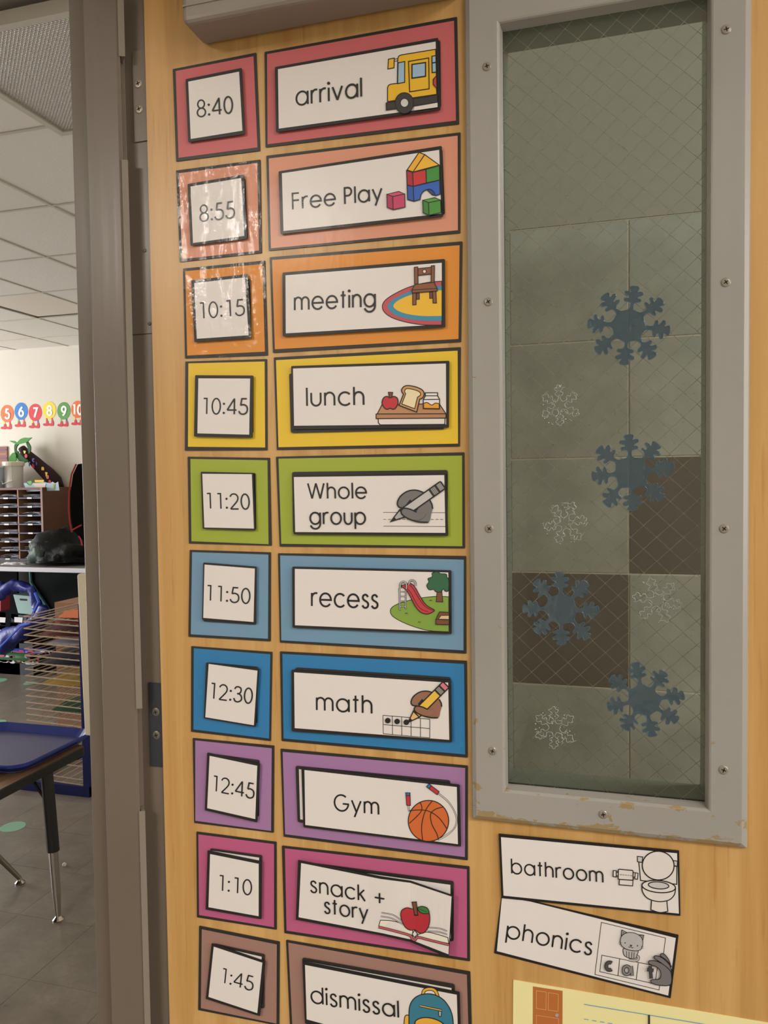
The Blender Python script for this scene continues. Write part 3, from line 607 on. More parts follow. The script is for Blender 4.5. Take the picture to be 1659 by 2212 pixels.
def apple_book(p):
    p.shape([(868, 690)]+crv([(868, 690), (950, 694), (1030, 718), (1100, 765)])+[(1100, 800), (856, 732)], (240, 236, 220), 5)
    p.shape(crv([(1135, 795), (1200, 775), (1290, 795), (1352, 815)])+[(1358, 856), (1140, 815)], (240, 236, 220), 5)
    for q in ([(876, 636), (960, 652), (1022, 695)], [(872, 662), (950, 676), (1030, 720)], [(1212, 742), (1290, 748), (1346, 768)], [(1208, 768), (1290, 774), (1346, 792)]): p.line(crv(q), 9); p.line(crv(q), 3.5, WHT)
    q = crv([(855, 738), (960, 764), (1078, 798), (1094, 822), (1116, 832), (1138, 812), (1220, 832), (1360, 866)]); p.line(q, 19); p.line(q, 11, (204, 92, 106))
    p.shape([(1114, 762), (1096, 790), (1112, 812), (1134, 790)], WHT, 5)
    p.shape(crv([(1015, 662), (1022, 620), (1060, 600), (1110, 612), (1170, 604), (1212, 626), (1222, 680), (1212, 738), (1182, 778), (1150, 782), (1115, 758), (1078, 760), (1040, 730)], True), (186, 44, 56), 6)
    p.line(crv([(1068, 640), (1066, 680), (1078, 716)]), 14, (220, 96, 104)); p.line(crv([(1095, 640), (1118, 656), (1142, 652)]), 5)
    p.shape([(1095, 560), (1125, 558), (1136, 655), (1114, 650)], (124, 76, 50), 6); p.shape(crv([(1135, 602), (1165, 590), (1202, 602), (1217, 638), (1180, 642), (1150, 630)], True), (60, 128, 62), 6); p.line([(1140, 605), (1200, 632)], 3)
def backpack(p):
    q = crv([(1172, 1232), (1182, 1194), (1222, 1182), (1262, 1196), (1282, 1245)]); p.line(q, 26); p.line(q, 15, (236, 178, 62))
    p.shape(crv([(1042, 1386), (1074, 1376), (1078, 1440), (1074, 1520), (1040, 1520)], True), (236, 178, 62), 6)
    p.shape([(1075, 1560), (1073, 1430)]+crv([(1073, 1400), (1076, 1320), (1100, 1262), (1152, 1226), (1230, 1218), (1308, 1250), (1360, 1312), (1386, 1385), (1392, 1480)])+[(1392, 1620)], (52, 126, 152), 7)
    p.line([(1150, 1303), (1308, 1336)], 16); p.line([(1152, 1303), (1306, 1336)], 7, (228, 182, 74)); p.shape([(1286, 1340), (1306, 1344), (1302, 1380), (1288, 1378)], (190, 190, 192), 5)
    p.shape(crv([(1115, 1450), (1125, 1408), (1180, 1388), (1250, 1396), (1312, 1426), (1336, 1470), (1340, 1600), (1110, 1560)], True), (236, 178, 62), 7)
def toilet(p):
    g_ = (206, 204, 206)
    p.shape([(1226, 296), (1522, 330), (1522, 470), (1240, 440)], WHT, 8); p.shape([(1215, 252), (1256, 257), (1252, 299), (1216, 294)], g_, 7); p.shape([(1490, 284), (1527, 289), (1526, 329), (1490, 323)], g_, 7)
    p.shape(ell(1377, 324, 124, 112, 5, 36), WHT, 9)
    p.shape([(1326, 590), (1444, 600), (1452, 680)]+crv([(1452, 680), (1390, 690), (1320, 668)])+[(1320, 668)], WHT, 8)
    p.shape(crv([(1250, 488), (1256, 530), (1290, 575), (1350, 600), (1410, 604), (1465, 590), (1502, 552), (1512, 505)])+[(1512, 505)], WHT, 8)
    p.shape(ell(1381, 487, 131, 47, 5, 36), WHT, 9); p.shape(ell(1380, 478, 80, 27, 5, 30), g_, 8)
    p.shape([(1075, 430), (1180, 440), (1178, 482), (1073, 473)], WHT, 7); p.shape(rquad([(1067, 352), (1181, 362), (1181, 439), (1065, 430)], 9), WHT, 8)
    for q in ([(1028, 362), (1050, 364), (1050, 413), (1026, 409)], [(1051, 376), (1065, 377), (1065, 404), (1051, 403)], [(1182, 378), (1198, 380), (1197, 414), (1181, 412)], [(1198, 380), (1220, 384), (1215, 431), (1195, 428)]): p.shape(q, WHT, 7)
    for x in range(1080, 1165, 20): p.line([(x, 394+(x-1080)*.09), (x+12, 395+(x-1080)*.09)], 3.5)
def catpic(p):
    g_ = (190, 188, 190)
    p.line([(934, 766), (1434, 888), (1384, 1293), (884, 1172)], 5, closed=True); p.line([(938, 1022), (1372, 1108), (1352, 1246), (922, 1150)], 5, closed=True); p.line([(1077, 1052), (1064, 1184)], 5); p.line([(1222, 1082), (1206, 1215)], 5)
    q = crv([(1148, 1058), (1188, 1066), (1218, 1058), (1222, 1034), (1208, 1030)]); p.line(q, 22); p.line(q, 14, g_)
    p.shape(crv([(1114, 968), (1215, 985), (1212, 1020), (1200, 1046), (1160, 1046), (1122, 1032), (1106, 1005)], True), g_, 5)
    for a in ([(1130, 990), (1132, 1034)], [(1150, 994), (1150, 1040)], [(1172, 996), (1170, 1044)], [(1190, 1000), (1188, 1046)]): p.line(a, 4)
    p.shape([(1090, 872), (1094, 826), (1144, 852)], g_, 6); p.shape([(1212, 862), (1265, 866), (1254, 918)], g_, 6); p.line([(1102, 862), (1104, 842), (1122, 852)], 3); p.line([(1238, 868), (1254, 873), (1248, 895)], 3)
    p.shape(crv([(1082, 905), (1100, 865), (1150, 845), (1210, 856), (1250, 890), (1256, 940), (1238, 980), (1190, 988), (1130, 975), (1090, 945)], True), g_, 5)
    p.dot((1119, 926), 5, BLK); p.dot((1216, 949), 5, BLK); p.fill([(1154, 940), (1178, 944), (1164, 954)], BLK); p.line(crv([(1146, 954), (1154, 962), (1165, 954), (1174, 966), (1184, 960)]), 3.5)
    for a in ([(1072, 920), (1090, 926)], [(1072, 936), (1090, 936)], [(1244, 962), (1262, 972)], [(1244, 952), (1264, 958)]): p.line(a, 2.5)
    p.line(arc(998, 1108, 26, 30, -50, -310, 14), 30); p.line(arc(998, 1108, 26, 30, -50, -310, 14), 20, (78, 76, 78))
    q = [ell(1132, 1140, 27, 33, 0, 20), [(1168, 1106), (1174, 1184)]]
    for a in q: p.line(a, 25, closed=len(a) > 2)
    for a in q: p.line(a, 15, (136, 134, 136), closed=len(a) > 2)
    def digit(q, c=(118, 116, 118)): p.shape(crv(q, True), c, 6)
    digit([(1475, 1100), (1440, 1060), (1398, 1030), (1398, 1012), (1420, 1012), (1456, 1052), (1478, 1110)]); digit([(1470, 1150), (1410, 1090), (1350, 1048), (1345, 1032), (1366, 1026), (1410, 1044), (1460, 1090), (1478, 1130)])
    p.shape(crv([(1477, 1160), (1440, 1112), (1390, 1080), (1345, 1064), (1308, 1066), (1303, 1086), (1330, 1100), (1362, 1112), (1392, 1142), (1398, 1178), (1384, 1208), (1330, 1212), (1318, 1224), (1336, 1244), (1400, 1258), (1474, 1250)], True), (118, 116, 118), 6)
    q = [[(1314, 1104), (1322, 1205)], [(1290, 1134), (1342, 1140)]]
    for a in q: p.line(a, 28)
    for a in q: p.line(a, 20, (70, 68, 70))
def ecard(T, ob, pb, oi, wi, word, txt, col, cname, pic, un=None, unw=None, cat='card'):
    backer(T, ob, pb, col, '%s wide backing card behind the %s card' % (cname, word), GB)
    if un: under(T, un, 'spare black-edged card showing behind the %s card' % word, GU, unw)
    return inner('activity_card', T, oi, wi, PICL[word], GE, txt, pic)
PICL = {'arrival': 'white card reading arrival with a yellow school bus picture', 'free play': 'white card reading Free Play with toy building blocks picture', 'meeting': 'white card reading meeting with a chair on a round rug',
 'lunch': 'white card reading lunch with apple, bread and milk picture', 'whole group': 'white card reading Whole group with grey hand and pencil', 'recess': 'white card reading recess with slide and tree picture',
 'math': 'white card reading math with hand, pencil and ten frame', 'gym': 'white card reading Gym with basketball and jump rope', 'dismissal': 'white card reading dismissal with a teal backpack picture'}
ecard(T1, [(38, 372), (1418, 120), (1432, 888), (45, 1056)], [(56, 388), (1396, 148), (1410, 864), (60, 1034)], [(112, 480), (1282, 270), (1298, 786), (120, 948)], [(134, 496), (1264, 298), (1278, 768), (140, 922)], 'arrival', [('arrival', (260, 758), (738, 690), 96)], RED, 'red', bus, [(140, 490), (1297, 286), (1303, 768), (150, 930)])
ecard(T1, [(50, 1116), (1442, 948), (1440, 1670), (68, 1797)], [(68, 1136), (1422, 972), (1424, 1650), (84, 1780)], [(138, 1228), (1308, 1045), (1318, 1552), (152, 1678)], [(162, 1242), (1290, 1074), (1304, 1532), (174, 1656)], 'free play', [('Free Play', (235, 1502), (885, 1432), 84)], SAL, 'salmon pink', blocks, [(160, 1230), (1312, 1066), (1331, 1536), (170, 1665)])
ecard(T2, [(75, 118), (1456, 4), (1446, 725), (98, 804)], [(92, 138), (1436, 32), (1428, 704), (112, 778)], [(166, 228), (1330, 130), (1333, 620), (168, 686)], [(188, 248), (1308, 158), (1310, 600), (190, 664)], 'meeting', [('meeting', (248, 498), (836, 470), 90)], ORA, 'orange', rug)
ecard(T2, [(104, 836), (1444, 762), (1437, 1474), (126, 1500)], [(120, 856), (1422, 788), (1425, 1454), (138, 1480)], [(228, 898), (1362, 860), (1359, 1340), (238, 1352)], [(242, 916), (1338, 880), (1340, 1316), (250, 1326)], 'lunch', [('lunch', (336, 1184), (755, 1176), 93)], YEL, 'yellow', lunch, [(214, 952), (1345, 905), (1325, 1352), (226, 1378)])
ecard(T3, [(120, 88), (1470, 56), (1474, 745), (146, 732)], [(138, 102), (1454, 80), (1456, 730), (158, 712)], [(240, 218), (1340, 206), (1354, 656), (246, 645)], [(248, 234), (1326, 220), (1334, 634), (258, 628)], 'whole group', [('Whole', (345, 388), (773, 386), 80), ('group', (360, 571), (766, 571), 83)], GRN, 'green', writing, [(235, 197), (1350, 183), (1350, 640), (242, 640)])
ecard(T3, [(134, 780), (1482, 800), (1484, 1500), (148, 1420)], [(150, 796), (1466, 826), (1464, 1476), (158, 1404)], [(236, 876), (1376, 902), (1379, 1360), (238, 1314)], [(255, 892), (1355, 918), (1360, 1344), (256, 1296)], 'recess', [('recess', (370, 1158), (855, 1174), 94)], LBL, 'pale blue', playground)
ecard(T4, [(148, 90), (1488, 158), (1494, 852), (160, 732)], [(166, 108), (1468, 180), (1476, 828), (174, 714)], [(230, 222), (1374, 296), (1382, 742), (232, 662)], [(250, 240), (1354, 314), (1362, 724), (254, 640)], 'math', [('math', (406, 510), (812, 535), 90)], BLU, 'bright blue', mathpic, [(257, 205), (1370, 276), (1372, 640), (262, 600)])
ecard(T4, [(152, 788), (1494, 910), (1494, 1588), (174, 1418)], [(168, 810), (1476, 926), (1474, 1564), (186, 1400)], [(302, 918), (1436, 1046), (1446, 1490), (316, 1350)], [(324, 940), (1416, 1062), (1424, 1472), (330, 1334)], 'gym', [('Gym', (534, 1228), (861, 1260), 84)], PUR, 'purple', ball, [(260, 910), (1368, 1016), (1372, 1440), (275, 1314)], [(284, 934), (1348, 1040), (1350, 1418), (294, 1294)])
# snack + story: creased, its right end lifting off the door
backer(T5, [(162, 156), (1506, 306), (1510, 985), (180, 782)], [(184, 174), (1488, 324), (1490, 962), (196, 764)], PNK, 'pink wide backing card behind the snack + story card', GB)
under(T5, [(290, 268), (1393, 412), (1394, 842), (300, 690)], 'spare white card showing behind the creased snack card', GU, [(310, 290), (1370, 436), (1372, 820), (318, 668)])
def lift(px, py):
    t = max(0, (px-823)/(982-823)); return .0035*max(0, t)**1.5*(1+.8*max(0, (py-1950)/120)) + (.0012*math.sin(max(0, min(1, (px-800)/90))*math.pi))
def sheet(name, T, outl, y, m, parent=None, lf=None, th=.0007):
    """a bent card: outline given as matching top and bottom rows of points"""
    tp, bt = outl; n = len(tp); vs = []; fs = []
    for q in (0, 1):
        for r in (tp, bt):
            for (a, b_) in r:
                px, py = T[0]+a/T[2], T[1]+b_/T[2]; vs.append(P(px, py, y-lf(px, py))+Vector((0, th*q, 0)))
    for i in range(n-1):
        fs.append((i, i+1, n+i+1, n+i)); fs.append((2*n+i, 3*n+i, 3*n+i+1, 2*n+i+1)); fs.append((i, 2*n+i, 2*n+i+1, i+1)); fs.append((n+i, n+i+1, 3*n+i+1, 3*n+i))
    fs.append((0, n, 3*n, 2*n)); fs.append((n-1, 3*n-1, 4*n-1, 2*n-1)); o = mk(name, vs, fs, m, parent=parent); return fix(o)
def rows_(tp, bt, k=6):
    a = []; b_ = []
    for i in range(len(tp)-1):
        for j in range(k): t = j/k; a.append((tp[i][0]+(tp[i+1][0]-tp[i][0])*t, tp[i][1]+(tp[i+1][1]-tp[i][1])*t)); b_.append((bt[i][0]+(bt[i+1][0]-bt[i][0])*t, bt[i][1]+(bt[i+1][1]-bt[i][1])*t))
    return a+[tp[-1]], b_+[bt[-1]]
ys = -.0056
sn = sheet('activity_card', T5, rows_([(278, 258), (870, 376), (1084, 408), (1390, 512)], [(262, 686), (880, 800), (1080, 845), (1358, 960)]), ys, lam(BLK), lf=lift)
tag(sn, 'creased white card reading snack + story with apple and book', 'card', GE)
sheet('white_panel', T5, rows_([(300, 280), (870, 394), (1084, 422), (1378, 520)], [(282, 668), (880, 782), (1080, 826), (1356, 934)]), ys-.0003, lam(WHT), sn, lift, .0001)
pc = Pic(T5, ys-.0005, lift); pc.text('snack +', (364, 486), (903, 578), 80, up=(-.02, -1)); pc.text('story', (464, 636), (783, 690), 78, up=(-.02, -1)); pc.mk('lettering', sn)
pc = Pic(T5, ys-.0005, lift); apple_book(pc); pc.mk('picture', sn)
cc = P(560+600/3.318, 1780+560/3.318, 0); MB().lathe((cc.x, 0, cc.z), [(.008, YU+.0001), (.008, ys+.0006)], 14, 0, 'y').mk('hook_dot', HOOK, sn)
ecard(T5, [(192, 832), (1512, 1060), (1532, 1800), (224, 1530)], [(208, 850), (1488, 1080), (1508, 1775), (240, 1508)], [(308, 984), (1436, 1206), (1450, 1720), (328, 1430)], [(328, 1010), (1416, 1224), (1430, 1700), (340, 1400)], 'dismissal', [('dismissal', (368, 1278), (1003, 1388), 86)], MAU, 'dusty mauve', backpack, [(308, 958), (1400, 1150), (1410, 1660), (325, 1400)], [(330, 984), (1378, 1176), (1388, 1640), (345, 1390)])
# loose cards and the poster below the window
GL = 'loose activity cards taped below the window'
def lcard(word, T, o, wq, label, pic, txt, y, yb):
    c = inner('loose_card', T, o, wq, label, GL, [txt], pic, y=y, yb=yb, r=3); return c
def lcard2(outer, white, label, txt, pic, y, th):
    global TI
    o = cardslab('loose_card', T6, outer, y, th, lam((20, 18, 20)), r=3); tag(o, label, 'card', GL)
    mk('white_panel', [P(T6[0]+a/T6[2], T6[1]+b_/T6[2], y-.00015) for a, b_ in white], [tuple(range(len(white)))], lam((236, 231, 231)), parent=o)
    pc = Pic(T6, y-.0002); pc.text(*txt); pc.mk('lettering', o); pp = Pic(T6, y-.0002); pic(pp); pp.mk('picture', o); return o
lcard2([(155, 560), (380, 596), (1536, 866), (1474, 1358), (98, 1006)], [(160, 566), (380, 604), (1514, 888), (1455, 1337), (120, 990)], 'tilted white card reading phonics with cat picture and grey hand', ('phonics', (188, 884), (858, 1022), 94, (.13, -1)), catpic, -.0009, .0009)
lcard2([(134, 76), (1540, 208), (1550, 716), (155, 577)], [(152, 102), (1524, 228), (1538, 698), (172, 558)], 'white card reading bathroom with toilet and paper roll picture', ('bathroom', (231, 384), (952, 456), 82, (-.03, -1)), toilet, -.0022, .0009)
PO = (246, 238, 176)
po = cardslab('poster', T6, [(248, 1216), (2240, 1552), (2236, 3200), (236, 2800)], -.0008, .0008, mat('cream_poster_paper', PO, .55, coat=.2, coat_rough=.25), r=4); tag(po, 'pale yellow poster with a brown door picture and writing lines', 'poster')
def posterpic(p):
    D_, D2 = (190, 112, 56), (226, 178, 104)
    p.fill([(402, 1265), (632, 1300), (630, 1800), (400, 1760)], D_)
    for q in ([(428, 1298), (505, 1310), (502, 1448), (428, 1436)], [(522, 1313), (599, 1326), (596, 1460), (520, 1450)], [(428, 1490), (600, 1516), (598, 1740), (426, 1715)]): p.line(q, 3.5, D2, closed=True)
    p.dot((588, 1490), 14, (176, 164, 176)); p.line([(800, 1405), (2100, 1620)], 6, (110, 160, 206))
    for i in range(9): x = 800+i*62; p.line([(x, 1520+i*10.2), (x+34, 1525+i*10.2)], 6, (120, 170, 214))
    p.line([(1306, 1488), (1306, 1900)], 14, (30, 28, 30))
    p.line([(800, 1640), (2100, 1855)], 6, (110, 160, 206))
pp = Pic(T6, -.0010); posterpic(pp); pp.mk('printed_picture', po)

# ------------------------------------------------------------------ window gel clings
def f_gel(col, a, tint, bl=.35):
    def fn(m, nt, b):
        nt.nodes.remove(b); out = nt.nodes['Material Output']
        tr = N(nt, 'ShaderNodeBsdfTransparent'); tr.inputs[0].default_value = tint
        pb = N(nt, 'ShaderNodeBsdfPrincipled'); pb.inputs['Base Color'].default_value = lin(col); pb.inputs['Roughness'].default_value = .08
        bp = N(nt, 'ShaderNodeBump'); bp.inputs['Strength'].default_value = .5; bp.inputs['Distance'].default_value = .004; nt.links.new(noise_n(nt, pos(nt), 60, 2), bp.inputs['Height']); nt.links.new(bp.outputs[0], pb.inputs['Normal'])
        mx = N(nt, 'ShaderNodeMixShader'); mx.inputs[0].default_value = a; nt.links.new(tr.outputs[0], mx.inputs[1]); nt.links.new(pb.outputs[0], mx.inputs[2])
        gs = N(nt, 'ShaderNodeBsdfGlossy'); gs.inputs['Roughness'].default_value = .06; nt.links.new(bp.outputs[0], gs.inputs['Normal']); m2 = N(nt, 'ShaderNodeMixShader')
        lw = N(nt, 'ShaderNodeLayerWeight'); lw.inputs[0].default_value = bl; nt.links.new(bp.outputs[0], lw.inputs['Normal'])
        nt.links.new(lw.outputs['Fresnel'], m2.inputs[0]); nt.links.new(mx.outputs[0], m2.inputs[1]); nt.links.new(gs.outputs[0], m2.inputs[2]); nt.links.new(m2.outputs[0], out.inputs[0])
    return fn
GELB = mat('blue_gel', fn=f_gel((84, 104, 116), .55, (.62, .74, .80, 1))); GELC = mat('clear_gel', fn=f_gel((200, 205, 200), .02, (.97, .98, .97, 1), .12))
def flake(c, R, rot, m, label, group, arms=8, wob=.03, seed=1, th=.0016):
    rn = random.Random(seed); c = P(c[0], c[1], .0072); R = R/2287; pts = []
    half = [(.38, -.12), (.43, -.055), (.55, -.045), (.60, -.095), (.615, -.18), (.66, -.215), (.69, -.165), (.70, -.105), (.75, -.135), (.79, -.225), (.855, -.22), (.865, -.15), (.845, -.085), (.90, -.095), (.965, -.125), (1.0, -.06)]
    if arms == 6: half = [(.22, -.11), (.32, -.05), (.44, -.05), (.50, -.16), (.60, -.20), (.64, -.11), (.70, -.08), (.76, -.17), (.86, -.20), (.90, -.08), (1.0, -.05)]
    for k in range(arms):
        t = math.radians(90-rot)-2*math.pi*k/arms+rn.uniform(-wob, wob); s = 1+rn.uniform(-.05, .05); bend = rn.uniform(-.08, .08)
        for (u, v) in half+[(a, -b_) for a, b_ in half[::-1]]:
            # clockwise traversal: left side of the arm first
            uu, vv = u*s, -v+bend*max(0, u-.4)
            vv = -vv if False else vv
            pts.append((uu*math.cos(t)-vv*math.sin(t), uu*math.sin(t)+vv*math.cos(t)))
    pts = crv(pts, True, 2)
    o = MB().slab([(c.x+a*R, .0075, c.z+b_*R) for a, b_ in pts], (0, -th, 0)).mk('snowflake_cling', m); bevel(o, .0007, 3)
    tag(o, label, 'snowflake', group); 
    return o, c, R, [(c.x+a*R, .0061, c.z+b_*R) for a, b_ in pts]
GBF, GCF = 'blue gel snowflakes stuck on the glass', 'clear gel snowflakes stuck on the glass'
for i, (c, R, rot, lb) in enumerate([((1357, 704), 86, 8, 'topmost blue gel snowflake, over the light tiles'), ((1363, 1021), 88, -5, 'blue gel snowflake at mid glass, against the dark tile corner'), ((1212, 1316), 84, 0, 'blue gel snowflake on the left, over the dark tile'), ((1391, 1512), 84, -12, 'lowest blue gel snowflake, right of centre near the bottom')]):
    o, cc, RR, ol = flake(c, R, rot, GELB, lb, GBF, seed=i+3); MB().tube([(a, .0058, b_) for a, b0, b_ in ol], .00032, 4, 0, True).mk('raised_rim', mat('blue_gel_rim', fn=f_gel((104, 134, 152), .6, (.7, .8, .85, 1))), o, smooth=True)
DROP = mat('gel_bead', (225, 225, 220), .05, fn=f_gel((235, 235, 230), .55, (.9, .9, .9, 1)))
for i, (c, R, lb) in enumerate([((1209, 876), 46, 'topmost clear gel snowflake on the wired glass'), ((1221, 1130), 50, 'clear gel snowflake at mid glass above the left blue one'), ((1421, 1297), 52, 'clear gel snowflake on the right over a light tile'), ((1197, 1572), 50, 'lowest clear gel snowflake near the bottom left')]):
    o, cc, RR, ol = flake(c, R, 20*i, GELC, lb, GCF, 6, .05, 20+i, .0015); rn = random.Random(i); mb = MB()
    for k in range(46):
        a, r = rn.uniform(0, 6.28), RR*math.sqrt(rn.uniform(.02, 1)); q = (cc.x+r*math.cos(a), .0058, cc.z+r*math.sin(a)); s = rn.uniform(.0003, .0008)
        mb.lathe(q, [(s*.6, -s*.8), (s, -s*.2), (s, s*.4)], 6, 0, 'y')
    mb.tube(ol, .00028, 4, 0, True)
    for k in range(14):
        a, r = rn.uniform(0, 6.28), RR*rn.uniform(.3, .95); a2 = a+rn.uniform(.15, .5); r2 = r+rn.uniform(-.2, .2)*RR
        mb.tube([(cc.x+(r+(r2-r)*t)*math.cos(a+(a2-a)*t), .0058, cc.z+(r+(r2-r)*t)*math.sin(a+(a2-a)*t)) for t in (0, .33, .67, 1)], .00022, 4)
    tag(mb.mk('gel_beads', DROP, o, smooth=True, rec=False), kind='stuff')
# ------------------------------------------------------------------ classroom shell
YW = 4.82
def f_floor(m, nt, b):
    v = pos(nt); a = noise_n(nt, v, 9, 5, .6); c = noise_n(nt, v, 60, 3)
    o = ramp(nt, a, [(.3, lin((122, 114, 103))), (.7, lin((148, 140, 127)))]); o = mix(nt, ramp(nt, c, [(.35, (.25, .25, .25)), (.7, (0, 0, 0))]), o, lin((104, 95, 84)))
    nt.links.new(o, b.inputs['Base Color']); r = N(nt, 'ShaderNodeMapRange'); r.inputs[3].default_value = .22; r.inputs[4].default_value = .42; nt.links.new(a, r.inputs[0]); nt.links.new(r.outputs[0], b.inputs['Roughness'])
FLM = mat('vinyl_tile', rough=.3, spec=.5, fn=f_floor)
GAPM = mat('tile_seam', (84, 76, 66), .7)
fl = MB().box(-9, 2.5, -4.3, YW+.1, -.1, -.003).mk('floor', GAPM); tag(fl, kind='structure')
tl = None; d_ = .305
for i in range(13):
    for j in range(16):
        x, y = -5.1+i*d_, -.02+j*d_
        if tl is None: tl = MB().box(x+.0006, x+d_-.0006, y+.0006, y+d_-.0006, -.003, 0).mk('floor_tile', FLM, fl)
        else:
            c = tl.copy(); COL.objects.link(c); c.parent = fl; c.location = tl.location+Vector((i*d_, j*d_, 0))
MB().box(-9, -5.1, -4.3, YW, -.003, 0).box(-5.1, -1.135, -4.3, -.02, -.003, 0).box(-1.135, 2.5, -4.3, YW, -.003, 0).mk('vinyl_sheet', FLM, fl)
f_cl = lambda m, nt, b: bump(nt, b, noise_n(nt, pos(nt), 90, 4), .25, .004)
CM = mat('ceiling_tile_white', (222, 217, 208), .9, fn=f_cl); BARM = mat('ceiling_bar', (196, 190, 178), .5)
ce = MB().box(-9, 2.5, -4.3, YW+.1, CEIL+.03, CEIL+.1).mk('ceiling', CM); tag(ce, kind='structure')
px_, py_ = .53, .61; X0c, Y0c = -1.68, 1.387; tp = None
for i in range(-1, 8):
    for j in range(-1, 6):
        x, y = X0c-(i+1)*px_, Y0c+j*py_
        if i == -1 and j == -1: continue
        if i == 3 and j == 3: continue
        if tp is None: tp = MB().box(x+.006, x+px_-.006, y+.006, y+py_-.006, CEIL+.004, CEIL+.018).mk('ceiling_panel', CM, ce); t0 = (x, y)
        else: c = tp.copy(); COL.objects.link(c); c.parent = ce; c.location = tp.location+Vector((x-t0[0], y-t0[1], 0))
for i in range(-1, 9): x = X0c-i*px_; MB().box(x-.007, x+.007, Y0c-py_, YW, CEIL, CEIL+.006).mk('ceiling_bar', BARM, ce)
for j in range(-1, 6): y = Y0c+j*py_; MB().box(-6.0, X0c+px_, y-.007, y+.007, CEIL+.0005, CEIL+.0065).mk('ceiling_bar', BARM, ce)
MB().box(-9, 2.5, -4.3, Y0c-py_, CEIL, CEIL+.03).box(-9, -5.92, Y0c-py_, YW, CEIL, CEIL+.03).box(-1.15, 2.5, Y0c-py_, YW, CEIL, CEIL+.03).mk('ceiling_board', CM, ce)
def f_lens(m, nt, b):
    v = pos(nt); w1 = N(nt, 'ShaderNodeTexVoronoi'); w1.inputs['Scale'].default_value = 120; w1.inputs['Randomness'].default_value = 0; nt.links.new(pos(nt, rot=(0, 0, .78)), w1.inputs['Vector'])
    bump(nt, b, w1.outputs['Distance'], .9, .01)
    k = ramp(nt, w1.outputs['Distance'], [(.1, lin((226, 222, 216))), (.6, lin((176, 170, 163)))]); nt.links.new(k, b.inputs['Base Color'])
LENS = mat('prismatic_lens', rough=.25, fn=f_lens)
lf = empty('ceiling_light', (X0c+px_/2, Y0c-py_/2, CEIL-.03), 'grey prismatic ceiling light panel at the top left, unlit', 'light')
x0, x1, y0, y1 = X0c, X0c+px_, Y0c-.56, Y0c
fr = MB().box(x0, x0+.022, y0, y1, CEIL-.035, CEIL-.001).box(x1-.022, x1, y0, y1, CEIL-.035, CEIL-.001).box(x0+.022, x1-.022, y1-.022, y1, CEIL-.035, CEIL-.001).box(x0+.022, x1-.022, y0, y0+.022, CEIL-.035, CEIL-.001).mk('frame', BARM, lf)
MB().box(x0+.023, x1-.023, y0+.023, y1-.023, CEIL-.030, CEIL-.022).mk('lens', LENS, lf)
xq, yq = X0c-4*px_, Y0c+3*py_
l2 = empty('ceiling_light', (xq+px_/2, yq+py_/2, CEIL), 'pale recessed ceiling light panel with dark edges, farther back', 'light')
MB().box(xq+.030, xq+px_-.004, yq+.008, yq+py_-.035, CEIL+.006, CEIL+.012).mk('lens', mat('pale_lens', (214, 204, 188), .4), l2)
MB().box(xq+.004, xq+px_, yq+.002, yq+py_-.002, CEIL+.013, CEIL+.02).mk('housing', mat('dark_housing', (52, 44, 32), .6), l2)
bw = MB().box(-9, wx0, YW, YW+.1, 0, CEIL+.03).mk('wall_far', WALLP); tag(bw, kind='structure')
lw_ = MB().box(-9.1, -9, -4.3, YW+.1, 0, CEIL+.03).mk('wall_left', WALLP); tag(lw_, kind='structure')
cf = MB().box(-9, wx1, -4.3, -4.2, 0, CEIL+.03).mk('wall_near', WALLP); tag(cf, kind='structure')
tag(MB().box(-9, wx0, YW-.012, YW, 0, .10).mk('baseboard_far', mat('brown_cove_base', (74, 62, 52), .6)), kind='structure')

def M_(n, c, r=.5, **k): return mat(n, c, r, **k)
